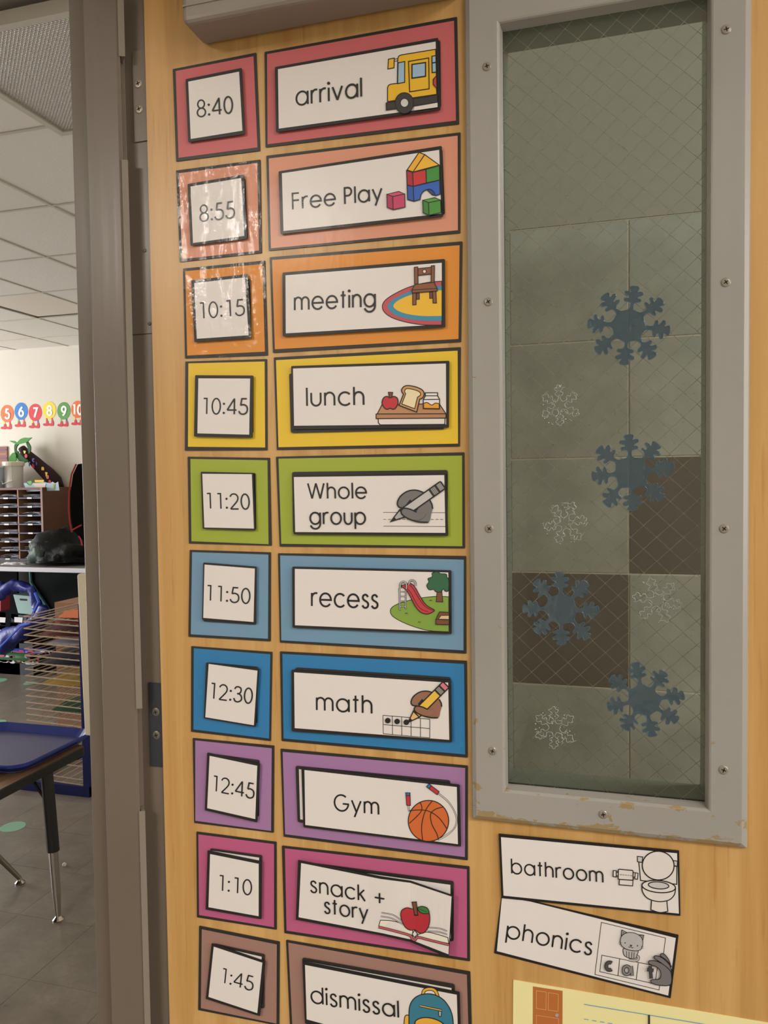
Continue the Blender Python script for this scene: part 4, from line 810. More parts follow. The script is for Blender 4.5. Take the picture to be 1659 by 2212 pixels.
# ------------------------------------------------------------------ number cutouts on the far wall
CR, CG = (222, 62, 70), (86, 150, 74)
BC = {'5': (236, 112, 52), '6': (44, 122, 200), '7': (216, 56, 60), '8': (244, 216, 52), '9': (88, 152, 70), '10': (236, 110, 52)}
LG = [((236, 206, 70), (214, 66, 100)), ((120, 190, 90), (232, 100, 70)), ((240, 206, 70), (70, 110, 190)), ((214, 66, 70), (214, 66, 70)), ((150, 190, 80), (80, 90, 160)), ((238, 190, 70), (238, 190, 70))]
CN = {'5': 'orange', '6': 'blue', '7': 'red', '8': 'yellow', '9': 'green', '10': 'orange'}
TA = (0, 850, 8.295)
for i, (k, cx, cy) in enumerate([('5', 128, 360), ('6', 378, 318), ('7', 630, 340), ('8', 884, 300), ('9', 1142, 310), ('10', 1392, 285)]):
    Yn = YW-.002
    def w(a, b_, y=Yn): return P(TA[0]+a/TA[2], TA[1]+b_/TA[2], y)
    o = MB().slab([w(a, b_) for a, b_ in ell(cx, cy, 118, 156, 0, 28)], (0, .002, 0)).mk('number_cutout', M_('card_%s' % CN[k], BC[k], .6)); tag(o, '%s round paper number %s with red-booted feet, %s' % (CN[k], k, ['at the left edge of the photo', 'between orange and red ones', 'left of the yellow one', 'between red and green ones', 'second from the door frame', 'half hidden by the door frame'][i]), 'number cutout', 'number characters along the far wall')
    pc = Pic(TA, Yn-.0010); pc.step = .0008; pc.text(k, (cx-(52 if len(k) == 1 else 100), cy+88), (cx+(52 if len(k) == 1 else 90), cy+88), 122, wt=.27, col=(252, 248, 240)); pc.mk('numeral', o)
    for s, lc in ((-1, LG[i][0]), (1, LG[i][1])):
        lx = cx+s*48; ly = cy+140
        lg = MB().slab([w(a, b_) for a, b_ in ((lx-12, ly), (lx+12, ly), (lx+12, ly+66), (lx-12, ly+66))], (0, .0015, 0)).mk('leg', M_('leg_%d%d%d' % lc, lc, .6), o)
        MB().slab([w(a, b_, Yn-.001) for a, b_ in crv([(lx-8, ly+50), (lx+22, ly+52), (lx+24, ly+135), (lx-36, ly+140), (lx-68, ly+122), (lx-52, ly+95), (lx-18, ly+96)], True)], (0, .0015, 0)).mk('boot', M_('boot_red', (208, 44, 56), .6), lg)
# striped wall hanging at the picture's left edge
wh = MB().box(-6.2, P(18, 1000, YW).x, YW-.01, YW, P(0, 1012, YW).z, P(0, 965, YW).z).mk('wall_hanging', M_('hanging_brown', (150, 108, 96), .8)); tag(wh, 'brown and mauve striped wall hanging at the left edge above the bins', 'wall hanging')
for k in range(4):
    z1 = P(0, 970+k*9, YW).z; MB().box(-6.2, P(17, 1000, YW).x, YW-.012, YW-.0101, z1-.016, z1).mk('stripe', M_('stripe%d' % (k % 2), [(128, 98, 120), (176, 120, 104)][k % 2], .8), wh)

# ------------------------------------------------------------------ counter, sorter and what stands on them
ct = empty('counter_table', (-4.6, 4.4, 0), 'long grey-topped table with white edge along the far wall', 'table')
MB().box(-6.6, -2.2, 3.98, 4.78, .925, .95).mk('tabletop', M_('grey_laminate', (128, 126, 122), .45), ct); e = MB().box(-6.6, -2.2, 3.966, 3.98, .918, .951).mk('edge_band', M_('white_edge', (216, 216, 226), .4), ct); bevel(e, .004)
GP = M_('dark_green_panel', (4, 12, 14), .7, spec=.15)
def panel(poly, x, th, m, name, par): return MB().slab([(x, a, b_) for a, b_ in poly], (th, 0, 0)).mk(name, m, par)
a1, a2, a3 = P(66, 1236, 4.2), P(68, 1258, 4.2), P(108, 1318, 4.2)
sp_ = MB().slab([(a1.x, 4.2, .918), (a2.x, 4.2, a2.z), (a3.x, 4.2, a3.z), (a3.x+.05, 4.2, .05), (-2.6, 4.2, .05), (-2.6, 4.2, .918)], (0, .02, 0)).mk('back_panel', GP, ct)
MB().tube([(a1.x, 4.195, .918), (a2.x, 4.195, a2.z), (a3.x, 4.195, a3.z)], .012, 6).mk('teal_trim', M_('teal_trim', (64, 128, 134), .5), sp_)
MB().box(-5.4, P(37, 1260, 4.5).x, 4.5, 4.52, .0, .918).box(-6.5, -6.46, 4.0, 4.7, 0, .918).box(-2.3, -2.26, 4.0, 4.7, 0, .918).mk('side_panel', M_('black_panel', (10, 9, 12), .8, spec=.1), ct)
BR_ = M_('walnut_board', (104, 64, 48), .55); BE = M_('sorter_edge', (148, 116, 108), .5)
so = empty('literature_sorter', (-4.85, 4.62, .951), 'brown wooden paper sorter with many slots on the far table', 'sorter')
sx1 = P(93, 1100, 4.45).x; sx0 = sx1-.235*3; zb, zt = .951, 1.512
MB().box(sx1-.018, sx1, 4.45, 4.79, zb, zt).mk('side_panel', BR_, so); MB().box(sx0, sx0+.018, 4.45, 4.79, zb, zt).mk('side_panel', BR_, so)
MB().box(sx0, sx1, 4.448, 4.80, zt, zt+.018).mk('top_panel', BR_, so); MB().box(sx0, sx1, 4.775, 4.785, zb, zt).mk('back_panel', M_('sorter_back', (72, 46, 30), .7), so)
MB().box(sx1-.018, sx1, 4.446, 4.45, zb, zt+.018).mk('edge_strip', BE, so)
colw = (sx1-sx0-.018)/3; rh = (zt-zb)/8
for k in range(1, 3): MB().box(sx0+k*colw, sx0+k*colw+.010, 4.455, 4.775, zb, zt).mk('divider', M_('divider_tan', (168, 128, 100), .6), so)
SH = M_('shelf_blue_grey', (96, 98, 124), .5); PAP = M_('paper_white', (226, 226, 232), .8); TAB = M_('label_tab', (240, 238, 240), .6)
rn = random.Random(5)
for c in range(3):
    for r in range(8):
        x0, x1, z = sx0+c*colw+.018, sx0+(c+1)*colw-.001, zb+r*rh
        s_ = MB().box(x0-.008, x1, 4.45, 4.775, z, z+.008).mk('shelf', SH, so); MB().box((x0+x1)/2-.022, (x0+x1)/2+.022, 4.447, 4.4499, z-.002, z+.010).mk('label_tab', TAB, s_)
        hh = rn.uniform(.006, .03)
        if c == 2 and r == 3: continue
        mb = MB(); n = 5; vs = []
        for q in range(3):
            dx = rn.uniform(-.01, .01); zz = z+.0085+hh*q/3; cv = rn.uniform(0, .012)
            pts = [(x0+.015+dx+(x1-x0-.04)*k/n, 4.46+rn.uniform(0, .03), zz+cv*math.sin(k/n*3.1)+rn.uniform(0, .003)) for k in range(n+1)]
            b0 = len(mb.v); mb.v += [Vector(p) for p in pts]+[Vector((p[0], 4.74, p[2])) for p in pts]; mb.f += [(b0+k, b0+k+1, b0+n+2+k, b0+n+1+k) for k in range(n)]; mb.m += [0]*n
        o = mb.mk('paper_stack', PAP, rec=False); sm = o.modifiers.new('t', 'SOLIDIFY'); sm.thickness = .0012
        o.location.z += 0; tag(o, 'white papers in the %s slot from the top, %s column of the brown sorter' % (['lowest', 'seventh', 'sixth', 'fifth', 'fourth', 'third', 'second', 'topmost'][r], ['left', 'middle', 'right'][c]), 'papers', 'papers in the slots of the sorter')
# white bucket with lid
c = P(38, 1056, 4.6); zt2 = zt+.0185
bk = empty('bucket', (c.x-.03, 4.6, zt2), 'white plastic bucket with lid on top of the sorter', 'bucket'); bx = c.x-.035
MB().lathe((bx, 4.6, zt2), [(.068, 0), (.076, .17), (.078, .178)], 24).mk('body', M_('milky_plastic', (226, 226, 220), .4), bk, smooth=False)
MB().lathe((bx, 4.6, zt2+.178), [(.086, 0), (.088, .03), (.080, .036), (.0, .036)], 24).mk('lid', M_('bucket_lid', (236, 228, 210), .4), bk)
MB().tube([(bx-.084, 4.57, zt2+.17), (bx-.075, 4.54, zt2+.08), (bx-.03, 4.51, zt2+.03), (bx+.05, 4.53, zt2+.06)], .004, 6).mk('handle', M_('bucket_lid', (236, 228, 210)), bk)
c2 = P(-8, 1050, 4.5).x; tb = empty('storage_bin', (c2-.1, 4.58, zt2), 'clear pale blue plastic bin on the sorter at the left edge', 'bin')
MB().slab([(c2-.3, 4.50, zt2), (c2+.02, 4.50, zt2), (c2+.05, 4.48, zt2+.165), (c2-.33, 4.48, zt2+.165)], (0, .2, 0)).mk('body', M_('bin_clear_blue', (196, 208, 226), .2), tb); MB().box(c2-.34, c2+.06, 4.47, 4.70, zt2+.165, zt2+.178).mk('rim', M_('bin_rim', (222, 228, 236), .3), tb)
pm = MB()
for k in range(9): pm.lathe((c2-.02-rn.uniform(0, .28), 4.56+rn.uniform(-.04, .05), zt2+.172), [(.01, 0), (.03, .012), (.032, .03), (.012, .05)], 10)
tag(pm.mk('purple_yarn', M_('purple_yarn', (48, 38, 130), .9), smooth=True), 'dark purple yarn balls heaped in the clear bin', 'yarn', kind='stuff')
# paper crown
def wq(px, py, Y): return P(px, py, Y)
cr = empty('party_hat', wq(100, 1058, 4.5), 'pale blue printed paper party hat band on the sorter under the palm', 'hat')
TB_ = (0, 850, 8.295)
tpz = [(425, 1610), (470, 1600), (520, 1650), (570, 1600), (640, 1605), (800, 1590), (900, 1610), (940, 1580), (985, 1612), (1040, 1580), (1062, 1738), (760, 1748), (480, 1760)]
MB().slab([wq(TB_[0]+a/TB_[2], TB_[1]+b_/TB_[2], 4.50) for a, b_ in tpz], (0, .003, 0)).mk('band', M_('crown_blue', (178, 206, 220), .7), cr)
for q, col, nm in (([(600, 1620), (820, 1615), (800, 1700), (640, 1700)], (238, 214, 200), 'printed_badge'), ([(650, 1700), (790, 1695), (780, 1728), (660, 1728)], (186, 120, 60), 'brown_print'), ([(620, 1550), (790, 1548), (780, 1590), (625, 1592)], (236, 190, 60), 'yellow_print'), ([(480, 1580), (560, 1560), (570, 1610), (535, 1650)], (110, 180, 90), 'green_leaf'), ([(950, 1620), (985, 1620), (980, 1700), (955, 1705)], (180, 190, 80), 'green_print')):
    MB().slab([wq(TB_[0]+a/TB_[2], TB_[1]+b_/TB_[2], 4.497) for a, b_ in q], (0, .002, 0)).mk(nm, M_('crown_%d_%d' % col[:2], col, .7), cr)
# letter palm tree
pt = empty('letter_palm_tree', wq(125, 1058, 4.62), 'leaning dark palm tree craft with foam letters and green leaves', 'craft tree')
tr_ = [(1055, 1700, .045), (985, 1580, .06), (860, 1440, .058), (740, 1330, .052), (620, 1210, .046), (520, 1120, .04), (430, 1030, .035), (390, 975, .03)]
trk = MB().tube([wq(TB_[0]+a/TB_[2], TB_[1]+b_/TB_[2], 4.74) for a, b_, r in tr_], [r for a, b_, r in tr_], 12).mk('trunk', M_('palm_trunk_felt', (50, 24, 26), .9), pt, smooth=True)
GL1, GL2 = M_('leaf_green', (78, 150, 66), .7), M_('leaf_dark_green', (36, 96, 44), .7)
def leafm(pts, m, y, th=.01, name='leaf'): MB().slab([wq(TB_[0]+a/TB_[2], TB_[1]+b_/TB_[2], y) for a, b_ in pts], (0, th, 0)).mk(name, m, pt)
leafm(crv([(170, 850), (250, 850), (300, 875), (360, 820), (440, 790), (500, 795), (565, 790), (520, 830), (480, 870), (400, 890), (320, 910), (270, 900)], True), GL1, 4.66)
leafm(crv([(480, 850), (520, 900), (545, 960), (540, 1040), (515, 1080), (500, 1020), (490, 960), (470, 900)], True), GL2, 4.675)
leafm(crv([(270, 905), (330, 905), (295, 960), (290, 1020), (330, 1050), (270, 1080), (255, 1000), (255, 940)], True), GL2, 4.67)
leafm(crv([(240, 1060), (280, 1090), (290, 1180), (350, 1210), (440, 1240), (370, 1240), (290, 1200), (250, 1250), (210, 1330), (150, 1345), (150, 1240), (165, 1150), (200, 1090)], True), GL1, 4.655)
leafm(crv([(290, 1060), (360, 1080), (420, 1150), (500, 1200), (420, 1245), (340, 1200), (300, 1150)], True), GL2, 4.665)
for (a, b_, ch, col) in ((440, 1045, 'v', (236, 204, 60)), (465, 1115, 'o', (224, 40, 90)), (425, 1180, 'm', (236, 90, 90)), (597, 1190, 'c', (36, 70, 180)), (670, 1260, 'l', (50, 80, 190)), (600, 1300, 'k', (224, 40, 90)), (765, 1345, 'm', (240, 200, 60)), (830, 1430, 'y', (240, 206, 60)), (850, 1490, 'a', (240, 110, 60)), (890, 1580, 'o', (224, 44, 50)), (540, 1275, 'i', (60, 110, 200)), (355, 1105, 'u', (170, 210, 200))):
    pc = Pic(TB_, 4.673); pc.step = .001; pc.text(ch, (a-24, b_+26), (a+24, b_+34), 50 if ch not in 'l' else 40, wt=.42, col=col); pc.mk('foam_letter', trk)
# dark jacket heaped on the counter
def blob(name, cx, cy, cz, rx, ry, rz, m, parent=None, amp=.18, fr=6, seed=0, flat=True):
    bm = bmesh.new(); bmesh.ops.create_icosphere(bm, subdivisions=4, radius=1)
    for v in bm.verts:
        n_ = noise.noise(v.co*fr*.35+Vector((seed, 0, 0)))*amp*1.6+noise.noise(v.co*fr+Vector((0, seed, 0)))*amp; v.co *= 1+n_
        v.co = Vector((v.co.x*rx, v.co.y*ry, v.co.z*rz))
        if flat and v.co.z < 0: v.co.z *= .15
    vs = [v.co+Vector((cx, cy, cz)) for v in bm.verts]; fs = [tuple(v.index for v in f.verts) for f in bm.faces]; bm.free()
    return mk(name, vs, fs, m, parent=parent, smooth=True)
f_cloth = lambda m, nt, b: bump(nt, b, noise_n(nt, pos(nt), 14, 2, .5, 1), .35, .02)
jc = blob('jacket', P(135, 1195, 4.25).x, 4.25, .992, .31, .2, .21, mat('black_green_nylon', (15, 18, 17), .6, spec=.25, fn=f_cloth), amp=.22, fr=5, seed=3); tag(jc, 'crumpled black jacket with green lining heaped on the grey table', 'jacket')
blob('green_lining', P(92, 1190, 4.12).x, 4.13, .99, .13, .07, .17, mat('green_nylon', (58, 74, 66), .5, spec=.3, fn=f_cloth), jc, .25, 5, 9)
blob('scrap_paper', P(20, 1208, 4.1).x, 4.15, .951, .10, .05, .012, PAP, None, .3, 5, 2); tag(bpy.data.objects['scrap_paper'], 'small white paper scraps on the far table left of the jacket', 'paper')
# backpack hanging on the doorway wall
bx_, bz = -1.93, 1.47
bp = empty('backpack', (bx_, 1.9, 1.3), 'black backpack with red trim, mostly hidden by the door frame', 'backpack')
cs = [(P(x, y, 1.9)) for x, y in ((181, 1003), (171, 1025), (166, 1060), (165, 1100), (168, 1130), (172, 1148))]
outl = [(p.x, p.z) for p in cs]+[(-1.86, cs[-1].z-.02), (-1.86, cs[0].z+.015)]
ob = MB().slab([(x, 1.86, z) for x, z in outl], (0, .14, 0)).mk('body', mat('black_cordura', (14, 13, 14), .95, spec=.1, fn=f_cloth), bp); bevel(ob, .003, 2)
MB().tube([(p.x-.003, 1.857, p.z) for p in cs], .0035, 6).mk('trim', M_('red_piping', (176, 50, 44), .5), bp)
fl_ = [P(x, y, 1.84) for x, y in ((157, 1145), (177, 1134), (184, 1140), (184, 1172), (170, 1158))]
fo = MB().slab([(p.x, 1.84, p.z) for p in fl_], (0, .03, 0)).mk('side_flap', mat('black_cordura'), bp)
MB().tube([(fl_[0].x, 1.838, fl_[0].z), (fl_[1].x, 1.838, fl_[1].z)], .003, 6).mk('flap_trim', M_('red_piping', (176, 50, 44)), fo)
MB().tube([P(x, y, 1.83) for x, y in ((170, 1158), (175, 1166), (177, 1178))], .003, 6).mk('strap', M_('pink_cord', (206, 50, 90), .5), bp)
MB().tube([(-1.86, 1.93, 1.6), (-1.5, 1.93, 1.72), (wx0-.01, 1.93, 1.75)], .008, 6).mk('hanger_bar', M_('dark_bar', (40, 38, 36), .5), bp)
# cream board standing behind the frame
pb_ = [P(x, y, 1.7) for x, y in ((166, 1241), (170, 1237), (183, 1590))]
cbd = MB().slab([(pb_[0].x, 1.7, pb_[0].z-.004), (pb_[0].x+.006, 1.7, pb_[0].z+.003), (-1.15, 1.7, pb_[0].z+.003), (-1.15, 1.7, .58), (pb_[2].x, 1.7, .605)], (0, .02, 0)).mk('poster_board', mat('cream_board', (236, 226, 204), .6)); tag(cbd, 'cream board edge showing just left of the door frame', 'board'); bevel(cbd, .004, 2)
MB().slab([(-1.7, 1.722, 0), (-1.66, 1.722, 0), (-1.66, 1.722, 1.1), (-1.7, 1.722, 1.1)], (0, .02, 0)).slab([(-1.3, 1.722, 0), (-1.26, 1.722, 0), (-1.26, 1.722, 1.1), (-1.3, 1.722, 1.1)], (0, .02, 0)).mk('stand_leg', M_('stand_grey', (120, 112, 100), .5), cbd)
# ------------------------------------------------------------------ under the far table
FB = mat('blue_fabric', (24, 40, 128), .45, fn=f_cloth)
tn = empty('play_tunnel', (-4.7, 3.9, 0), 'crumpled dark blue fabric play tunnel under the far table', 'tunnel')
def bandmesh(pts, y, rad, name):
    n = len(pts); pp = crv(pts, False, 5); rr_ = [rad[min(n-1, i//5)]+(rad[min(n-1, i//5+1)]-rad[min(n-1, i//5)])*(i % 5)/5 for i in range(len(pp))]
    mb = MB().tube([P(a, b_, y) for a, b_ in pp], rr_, 20)
    for k, v in enumerate(mb.v): mb.v[k] = v+Vector((noise.noise(v*9), noise.noise(v*9+Vector((5, 0, 0)))*.5, noise.noise(v*9+Vector((0, 7, 0)))))*.045+Vector((0, 0, noise.noise(v*28)*.016))
    return mb.mk(name, FB, tn, smooth=True)
bandmesh([(-30, 1295), (-5, 1280), (20, 1268), (45, 1262), (62, 1268), (73, 1285), (82, 1300), (86, 1318)], 4.02, [.06, .06, .05, .04, .04, .035, .035, .03], 'hoop_sleeve')
bandmesh([(96, 1310), (84, 1330), (72, 1345), (55, 1362), (32, 1374), (5, 1392), (-30, 1400)], 3.9, [.035, .04, .05, .06, .075, .08, .08], 'hoop_sleeve')
MB().tube([P(x, y, 3.88) for x, y in ((76, 1280), (84, 1300), (72, 1325), (68, 1345))], .012, 6).tube([P(x, y, 3.8) for x, y in ((0, 1398), (20, 1378), (45, 1352), (66, 1346))], .008, 6).mk('bright_piping', M_('bright_blue_piping', (60, 96, 220), .4), tn)
def tub(name, q, Y, dep, m, label, cat, hole=None):
    """tapered box from its four front corners"""
    p = [P(a, b_, Y) for a, b_ in q]; o = MB().slab(p, (0, dep, 0)).mk(name, m); tag(o, label, cat); bevel(o, .004)
    if hole: MB().slab([P(a, b_, Y-.002) for a, b_ in rquad(hole, 1.2)], (0, .001, 0)).mk('handle_hole', M_('hole_dark', (30, 40, 40), .8), o)
    return o
tub('tote_bin', [(28, 1284), (77, 1289), (71, 1328), (39, 1325)], 4.25, .2, M_('mint_plastic', (160, 194, 190), .4), 'mint green plastic tote with handle hole under the far table', 'bin', [(42, 1293), (58, 1294), (58, 1298), (43, 1297)])
CLR = M_('smoky_clear', (92, 96, 104), .2); 
dsh = empty('drawer_unit', (-4.9, 4.6, 0), 'stack of smoky clear drawers under the mint tote', 'drawers')
for q in ([(24, 1326), (58, 1330), (56, 1346), (24, 1343)], [(22, 1345), (52, 1348), (50, 1372), (22, 1370)], [(-6, 1322), (12, 1323), (12, 1350), (-6, 1350)], [(-8, 1352), (12, 1353), (11, 1374), (-8, 1374)]):
    o = MB().slab([P(a, b_, 4.5) for a, b_ in q], (0, .2, 0)).mk('drawer', CLR, dsh); cx, cy = (q[0][0]+q[2][0])/2, (q[0][1]+q[2][1])/2
    MB().slab([P(a, b_, 4.496) for a, b_ in ((cx-9, cy-3), (cx+9, cy-2), (cx+8, cy+9), (cx-9, cy+8))], (0, .003, 0)).mk('white_label', M_('label_tab', (240, 238, 240)), o)
MB().box(-5.8, -4.5, 4.5, 4.75, 0, .26).mk('base_tray', M_('dark_base', (44, 44, 50), .6), dsh)
rb_ = MB().slab([P(a, b_, 4.3) for a, b_ in ((-8, 1289), (1.4, 1290), (1.2, 1320), (-8, 1320))], (0, .1, 0)).mk('red_box', M_('red_box', (200, 50, 60), .5)); tag(rb_, 'small red box at the left edge under the far table', 'box')
# gift-wrap rolls on the floor in front
def roll(name, a, b_, Y, r, base, dots, label, sd):
    A, B = P(a[0], a[1], Y), P(b_[0], b_[1], Y); mb = MB().tube([A, B], r, 14); o = mb.mk(name, M_(name+label[:5], base, .35), smooth=False); tag(o, label, 'wrapping paper', 'gift wrap rolls lying below the far table'); rn = random.Random(sd); d2 = MB()
    for k in range(34):
        t = rn.random(); c = A.lerp(B, t)+Vector((0, -r*.97, rn.uniform(-r*.6, r*.6))); s = rn.uniform(.008, .022)
        d2.slab([c+Vector((s*1.6*math.cos(x), 0, s*.7*math.sin(x))) for x in [k2*1.05 for k2 in range(6)]], (0, .01, 0), rn.randrange(2))
    d2.mk('printed_motif', [M_('motif%d' % i, c, .5) for i, c in enumerate(dots)], o); return o
roll('wrap_roll', (-20, 1410), (105, 1411), 4.18, .035, (44, 60, 178), [(226, 224, 236), (196, 80, 120)], 'blue gift wrap roll with white and pink print on the floor', 1)
roll('wrap_roll', (-20, 1418), (85, 1424), 4.08, .04, (28, 96, 44), [(236, 228, 214), (206, 90, 70)], 'green gift wrap roll with white and red print on the floor', 2)
roll('wrap_roll', (60, 1418), (118, 1412), 4.0, .018, (168, 140, 130), [(236, 228, 214), (206, 90, 70)], 'thin patterned wrap roll behind the drying rack', 3)
bxx = P(150, 1310, 3.4); pbx = MB().box(P(118, 1310, 3.4).x, P(172, 1310, 3.4).x+.3, 3.4, 3.7, .0, P(140, 1302, 3.4).z).mk('cardboard_box', M_('cardboard', (150, 108, 78), .8)); tag(pbx, 'brown cardboard box behind the top of the drying rack', 'box')
# floor dots
DOT = M_('mint_dot', (136, 190, 158), .5)
for i, (x, y, r, lb) in enumerate(((28, 1786, .055, 'pale green floor dot left of the black table leg'), (-5, 1470, .07, 'green floor dot at the left edge below the wrap rolls'), (65, 1476, .05, 'green floor dot just left of the drying rack shelves'), (-4, 1560, .05, 'green floor dot behind the blue tray'))):
    p = PZ(x, y, 0); o = MB().lathe((p.x, p.y, 0), [(r, .0004), (r*.98, .001)], 28).mk('floor_dot', DOT); tag(o, lb, 'floor marker', 'round green spots stuck on the floor')
p = PZ(139, 1870, 0); tag(MB().lathe((p.x, p.y, 0), [(.008, 0), (.009, .006), (.004, .012)], 7).mk('paper_crumb', PAP), 'tiny white crumb on the floor right of the table leg', 'crumb')
# ------------------------------------------------------------------ drying rack
RKB = M_('rack_blue_enamel', (22, 34, 104), .4); RW = M_('rack_wire', (206, 186, 168), .4)
RX0, RX1, RY0, RY1 = -2.84, -2.485, 2.49, 2.93
rk = empty('drying_rack', (RX1, RY0, 0), 'blue paper drying rack with many wire shelves beside the table', 'drying rack')
for y in (RY0, RY1): MB().box(RX1-.022, RX1+.012, y-.012, y+.012, .0, .96).mk('post', RKB, rk)
MB().box(RX0-.10, RX1+.012, RY0-.013, RY0+.013, .0, .05).mk('base_bar', RKB, rk); MB().box(RX0-.10, RX1+.012, RY1-.013, RY1+.013, .0, .05).mk('base_bar', RKB, rk); MB().box(RX1-.02, RX1+.01, RY0, RY1, .0, .04).mk('base_bar', RKB, rk); MB().box(RX0-.10, RX0-.07, RY0, RY1, .0, .04).mk('base_bar', RKB, rk)
SHPX = [1332, 1343, 1358, 1372, 1388, 1402, 1416, 1431, 1446, 1460, 1474, 1489, 1503, 1517, 1530, 1543, 1556, 1585, 1610, 1640, 1668, 1679]
zs_ = [P(62, y, RY0).z for y in SHPX]
for z in zs_:
    dr = .012
    s_ = MB().tube([(RX0, RY0, z), (RX1-.01, RY0, z-dr), (RX1-.01, RY1, z-dr), (RX0, RY1, z)], .0035, 5, 0, True).mk('wire_shelf', RW, rk)
    mb = MB()
    for k in range(1, 7): x = RX0+(RX1-.01-RX0)*k/7; mb.tube([(x, RY0, z-dr*k/7), (x, RY1, z-dr*k/7)], .002, 4)
    mb.mk('cross_wire', RW, s_)
def art(k, x0, x1, y0, y1, col, label, cut=0):
    z = zs_[k]-.004; pts = [(x0+cut, y0), (x1, y0), (x1, y1), (x0+cut*2, y1), (x0, (y0+y1)/2)]
    o = MB().slab([(a, b_, z) for a, b_ in pts], (0, 0, .0012)).mk('artwork', M_('art_%d_%d_%d' % col, col, .8)); tag(o, label, 'artwork', 'paintings drying on the wire rack')
art(0, -2.76, -2.5, 2.52, 2.90, (226, 122, 70), 'orange painting on the top shelf of the drying rack', .1)
art(1, -2.72, -2.5, 2.52, 2.9, (150, 72, 66), 'maroon painting on the second shelf of the drying rack', .03)
art(2, -2.78, -2.5, 2.52, 2.9, (98, 52, 56), 'dark red painting on the third shelf of the rack', .02)
art(3, -2.80, -2.5, 2.52, 2.9, (140, 66, 40), 'rust red painting on an upper shelf of the rack', .02)
art(4, -2.74, -2.5, 2.5, 2.85, (196, 196, 206), 'pale grey paper on the fifth shelf of the rack', .02)
art(6, -2.76, -2.5, 2.5, 2.88, (58, 50, 62), 'black paper on a middle shelf of the drying rack', .04)
art(7, -2.79, -2.5, 2.5, 2.88, (50, 46, 60), 'charcoal paper just above the yellow cutout', .02)
art(10, -2.80, -2.5, 2.5, 2.88, (196, 160, 56), 'mustard yellow cutout drying on the rack', .05)
art(14, -2.75, -2.5, 2.5, 2.9, (24, 82, 50), 'dark green cutout on a lower shelf of the rack', .05)
art(17, -2.66, -2.5, 2.5, 2.8, (226, 200, 140), 'small cream paper low on the drying rack', .02)
# ------------------------------------------------------------------ table, tray, bowl, chair
WT = mat('brown_laminate', rough=.35, fn=lambda m, nt, b: nt.links.new(ramp(nt, noise_n(nt, pos(nt, (14, 1.2, 1)), 6, 4, .6, .5), [(.3, lin((108, 80, 56))), (.7, lin((150, 118, 86)))]), b.inputs['Base Color']))
KB = M_('black_edge', (24, 23, 24), .45); CHR = M_('chrome', (190, 184, 178), .16, metal=1)
tx0, tx1, ty0, ty1 = -3.1, -1.90, .85, 1.72
tbl = empty('classroom_table', ((tx0+tx1)/2, (ty0+ty1)/2, 0), 'brown laminate activity table with black edge and black legs', 'table')
def rrect(x0, x1, y0, y1, r, n=5):
    o = []
    for cx, cy, a in ((x1-r, y0+r, -90), (x1-r, y1-r, 0), (x0+r, y1-r, 90), (x0+r, y0+r, 180)):
        for k in range(n+1): t = math.radians(a+90*k/n); o.append((cx+r*math.cos(t), cy+r*math.sin(t)))
    return o
MB().slab([(a, b_, .531) for a, b_ in rrect(tx0+.002, tx1-.002, ty0+.002, ty1-.002, .03)], (0, 0, .029)).mk('tabletop', WT, tbl)
q = rrect(tx0, tx1, ty0, ty1, .032); q2 = rrect(tx0+.003, tx1-.003, ty0+.003, ty1-.003, .03); n = len(q); mb = MB(); vs = [(a, b_, .528) for a, b_ in q]+[(a, b_, .558) for a, b_ in q]+[(a, b_, .561) for a, b_ in q2]+[(a, b_, .528) for a, b_ in q2]
mb.add(vs, [(i, (i+1) % n, n+(i+1) % n, n+i) for i in range(n)]+[(n+i, n+(i+1) % n, 2*n+(i+1) % n, 2*n+i) for i in range(n)]+[(3*n+i, 3*n+(i+1) % n, (i+1) % n, i) for i in range(n)]); mb.mk('edge_band', KB, tbl)
for lx, ly in ((-1.875-.01, 1.51), (-3.0, 1.51), (-1.885, 1.0), (-3.0, 1.0)):
    l_ = MB().tube([(lx-.03, ly, .53), (lx-.012, ly, .25)], .0215, 14).mk('leg', KB, tbl, smooth=False)
    MB().tube([(lx-.013, ly, .26), (lx-.004, ly, .10), (lx, ly, .012)], [.0165, .0150, .009], 14).mk('chrome_leg', CHR, l_)
    MB().lathe((lx, ly, 0), [(.019, 0), (.020, .004), (.014, .010), (.009, .016)], 16).mk('glide', CHR, l_)
    MB().tube([(lx-.01-.10, ly, .527), (lx-.035, ly-.002, .43)], .006, 6).mk('brace', KB, l_); MB().lathe((lx-.034, ly, .285), [(.004, 0), (.007, .006)], 8).mk('knob', KB, l_)
TRB = mat('blue_tray_plastic', (22, 46, 132), .34); 
ty = empty('cafeteria_tray', (-2.14, 1.6, .561), 'blue plastic tray with rounded corners on the brown table', 'tray')
O = rrect(-2.40, -1.915, 1.375, 1.80, .07, 6); I = rrect(-2.375, -1.94, 1.40, 1.775, .055, 6); n = len(O)
mb = MB(); vs = [(a, b_, .592) for a, b_ in O]+[(a, b_, .596) for a, b_ in rrect(-2.395, -1.920, 1.38, 1.795, .066, 6)]+[(a, b_, .567) for a, b_ in I]+[(a, b_, .562) for a, b_ in rrect(-2.37, -1.945, 1.405, 1.77, .05, 6)]+[(a, b_, .586) for a, b_ in O]
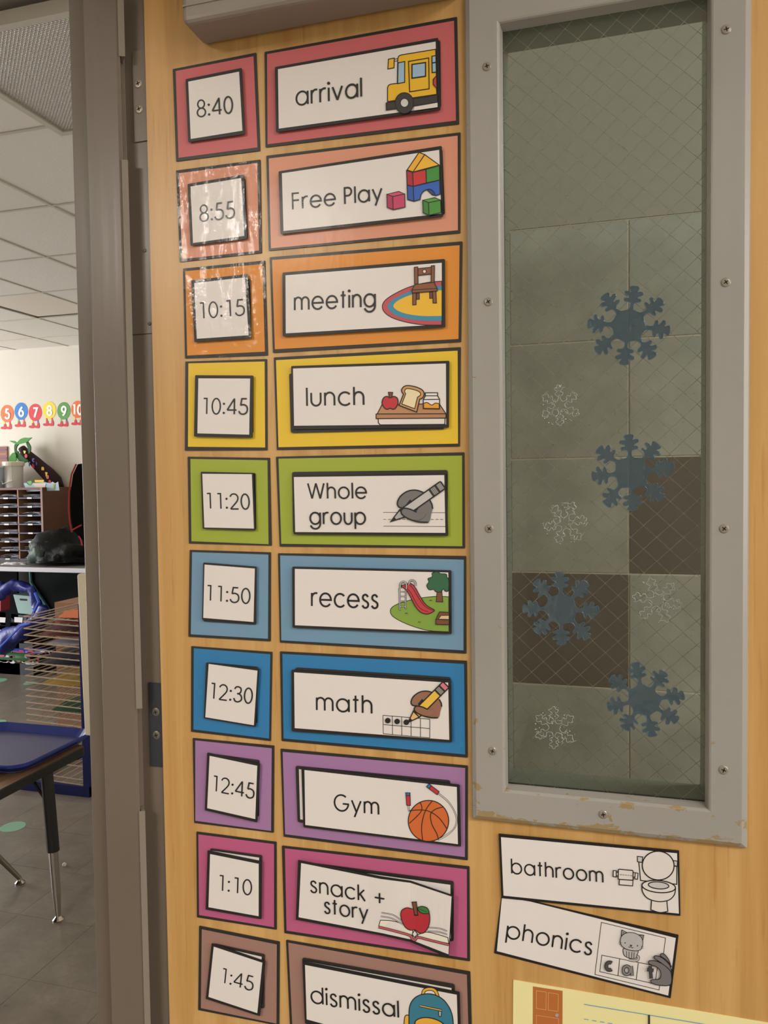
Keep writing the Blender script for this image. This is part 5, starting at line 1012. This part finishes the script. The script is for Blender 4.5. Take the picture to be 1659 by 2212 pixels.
mb.add(vs, [(i, (i+1) % n, n+(i+1) % n, n+i) for i in range(n)]+[(n+i, n+(i+1) % n, 2*n+(i+1) % n, 2*n+i) for i in range(n)]+[(3*n+(i+1) % n, 3*n+i, 4*n+i, 4*n+(i+1) % n) for i in range(n)]+[(4*n+(i+1) % n, 4*n+i, i, (i+1) % n) for i in range(n)]+[tuple(3*n+i for i in range(n))])
mb.mk('rim', TRB, ty, smooth=False)
def f_tr(m, nt, b):
    wv = N(nt, 'ShaderNodeTexVoronoi'); wv.inputs['Scale'].default_value = 150; nt.links.new(pos(nt, (1, .35, 1)), wv.inputs['Vector']); bump(nt, b, wv.outputs['Distance'], .3, .001)
MB().slab([(a, b_, .5625) for a, b_ in I], (0, 0, .004)).mk('textured_base', mat('tray_texture', (66, 70, 112), .4, fn=f_tr), ty)
bw_ = P(-3, 1655, 1.34); bo = MB().lathe((-2.005, 1.27, .561), [(.03, 0), (.045, .02), (.052, .045), (.05, .046), (.043, .02), (.02, .006)], 24).mk('metal_bowl', CHR, smooth=True); tag(bo, 'small shiny metal bowl in front of the blue tray', 'bowl')
ch = empty('school_chair', (-2.45, 1.45, 0), 'small chair with splayed metal legs under the table, mostly out of frame', 'chair')
CHT = M_('chair_tube', (128, 120, 108), .3, metal=.7); CS = M_('chair_shell', (30, 60, 120), .5)
f2 = Vector((-2.205, 1.69, 0))
for sxx, syy in ((1, 1), (-1, 1), (1, -1), (-1, -1)):
    fx, fy = -2.45+sxx*.245, 1.45+syy*.24
    l_ = MB().tube([(-2.45+sxx*.10, 1.45+syy*.10, .29), (fx-sxx*.07, fy-syy*.07, .16), (fx, fy, .02)], [.012, .012, .009], 10).mk('leg', CHT, ch); MB().lathe((fx, fy, 0), [(.018, 0), (.019, .005), (.010, .014), (.008, .022)], 14).mk('glide', CHR, l_)
s_ = MB().slab([(a, b_, .29) for a, b_ in rrect(-2.62, -2.28, 1.29, 1.61, .06)], (0, 0, .012)).mk('seat', CS, ch); MB().slab([(-2.60, 1.27, .30), (-2.30, 1.27, .30), (-2.32, 1.23, .50), (-2.58, 1.23, .50)], (0, .01, 0)).mk('backrest', CS, ch)
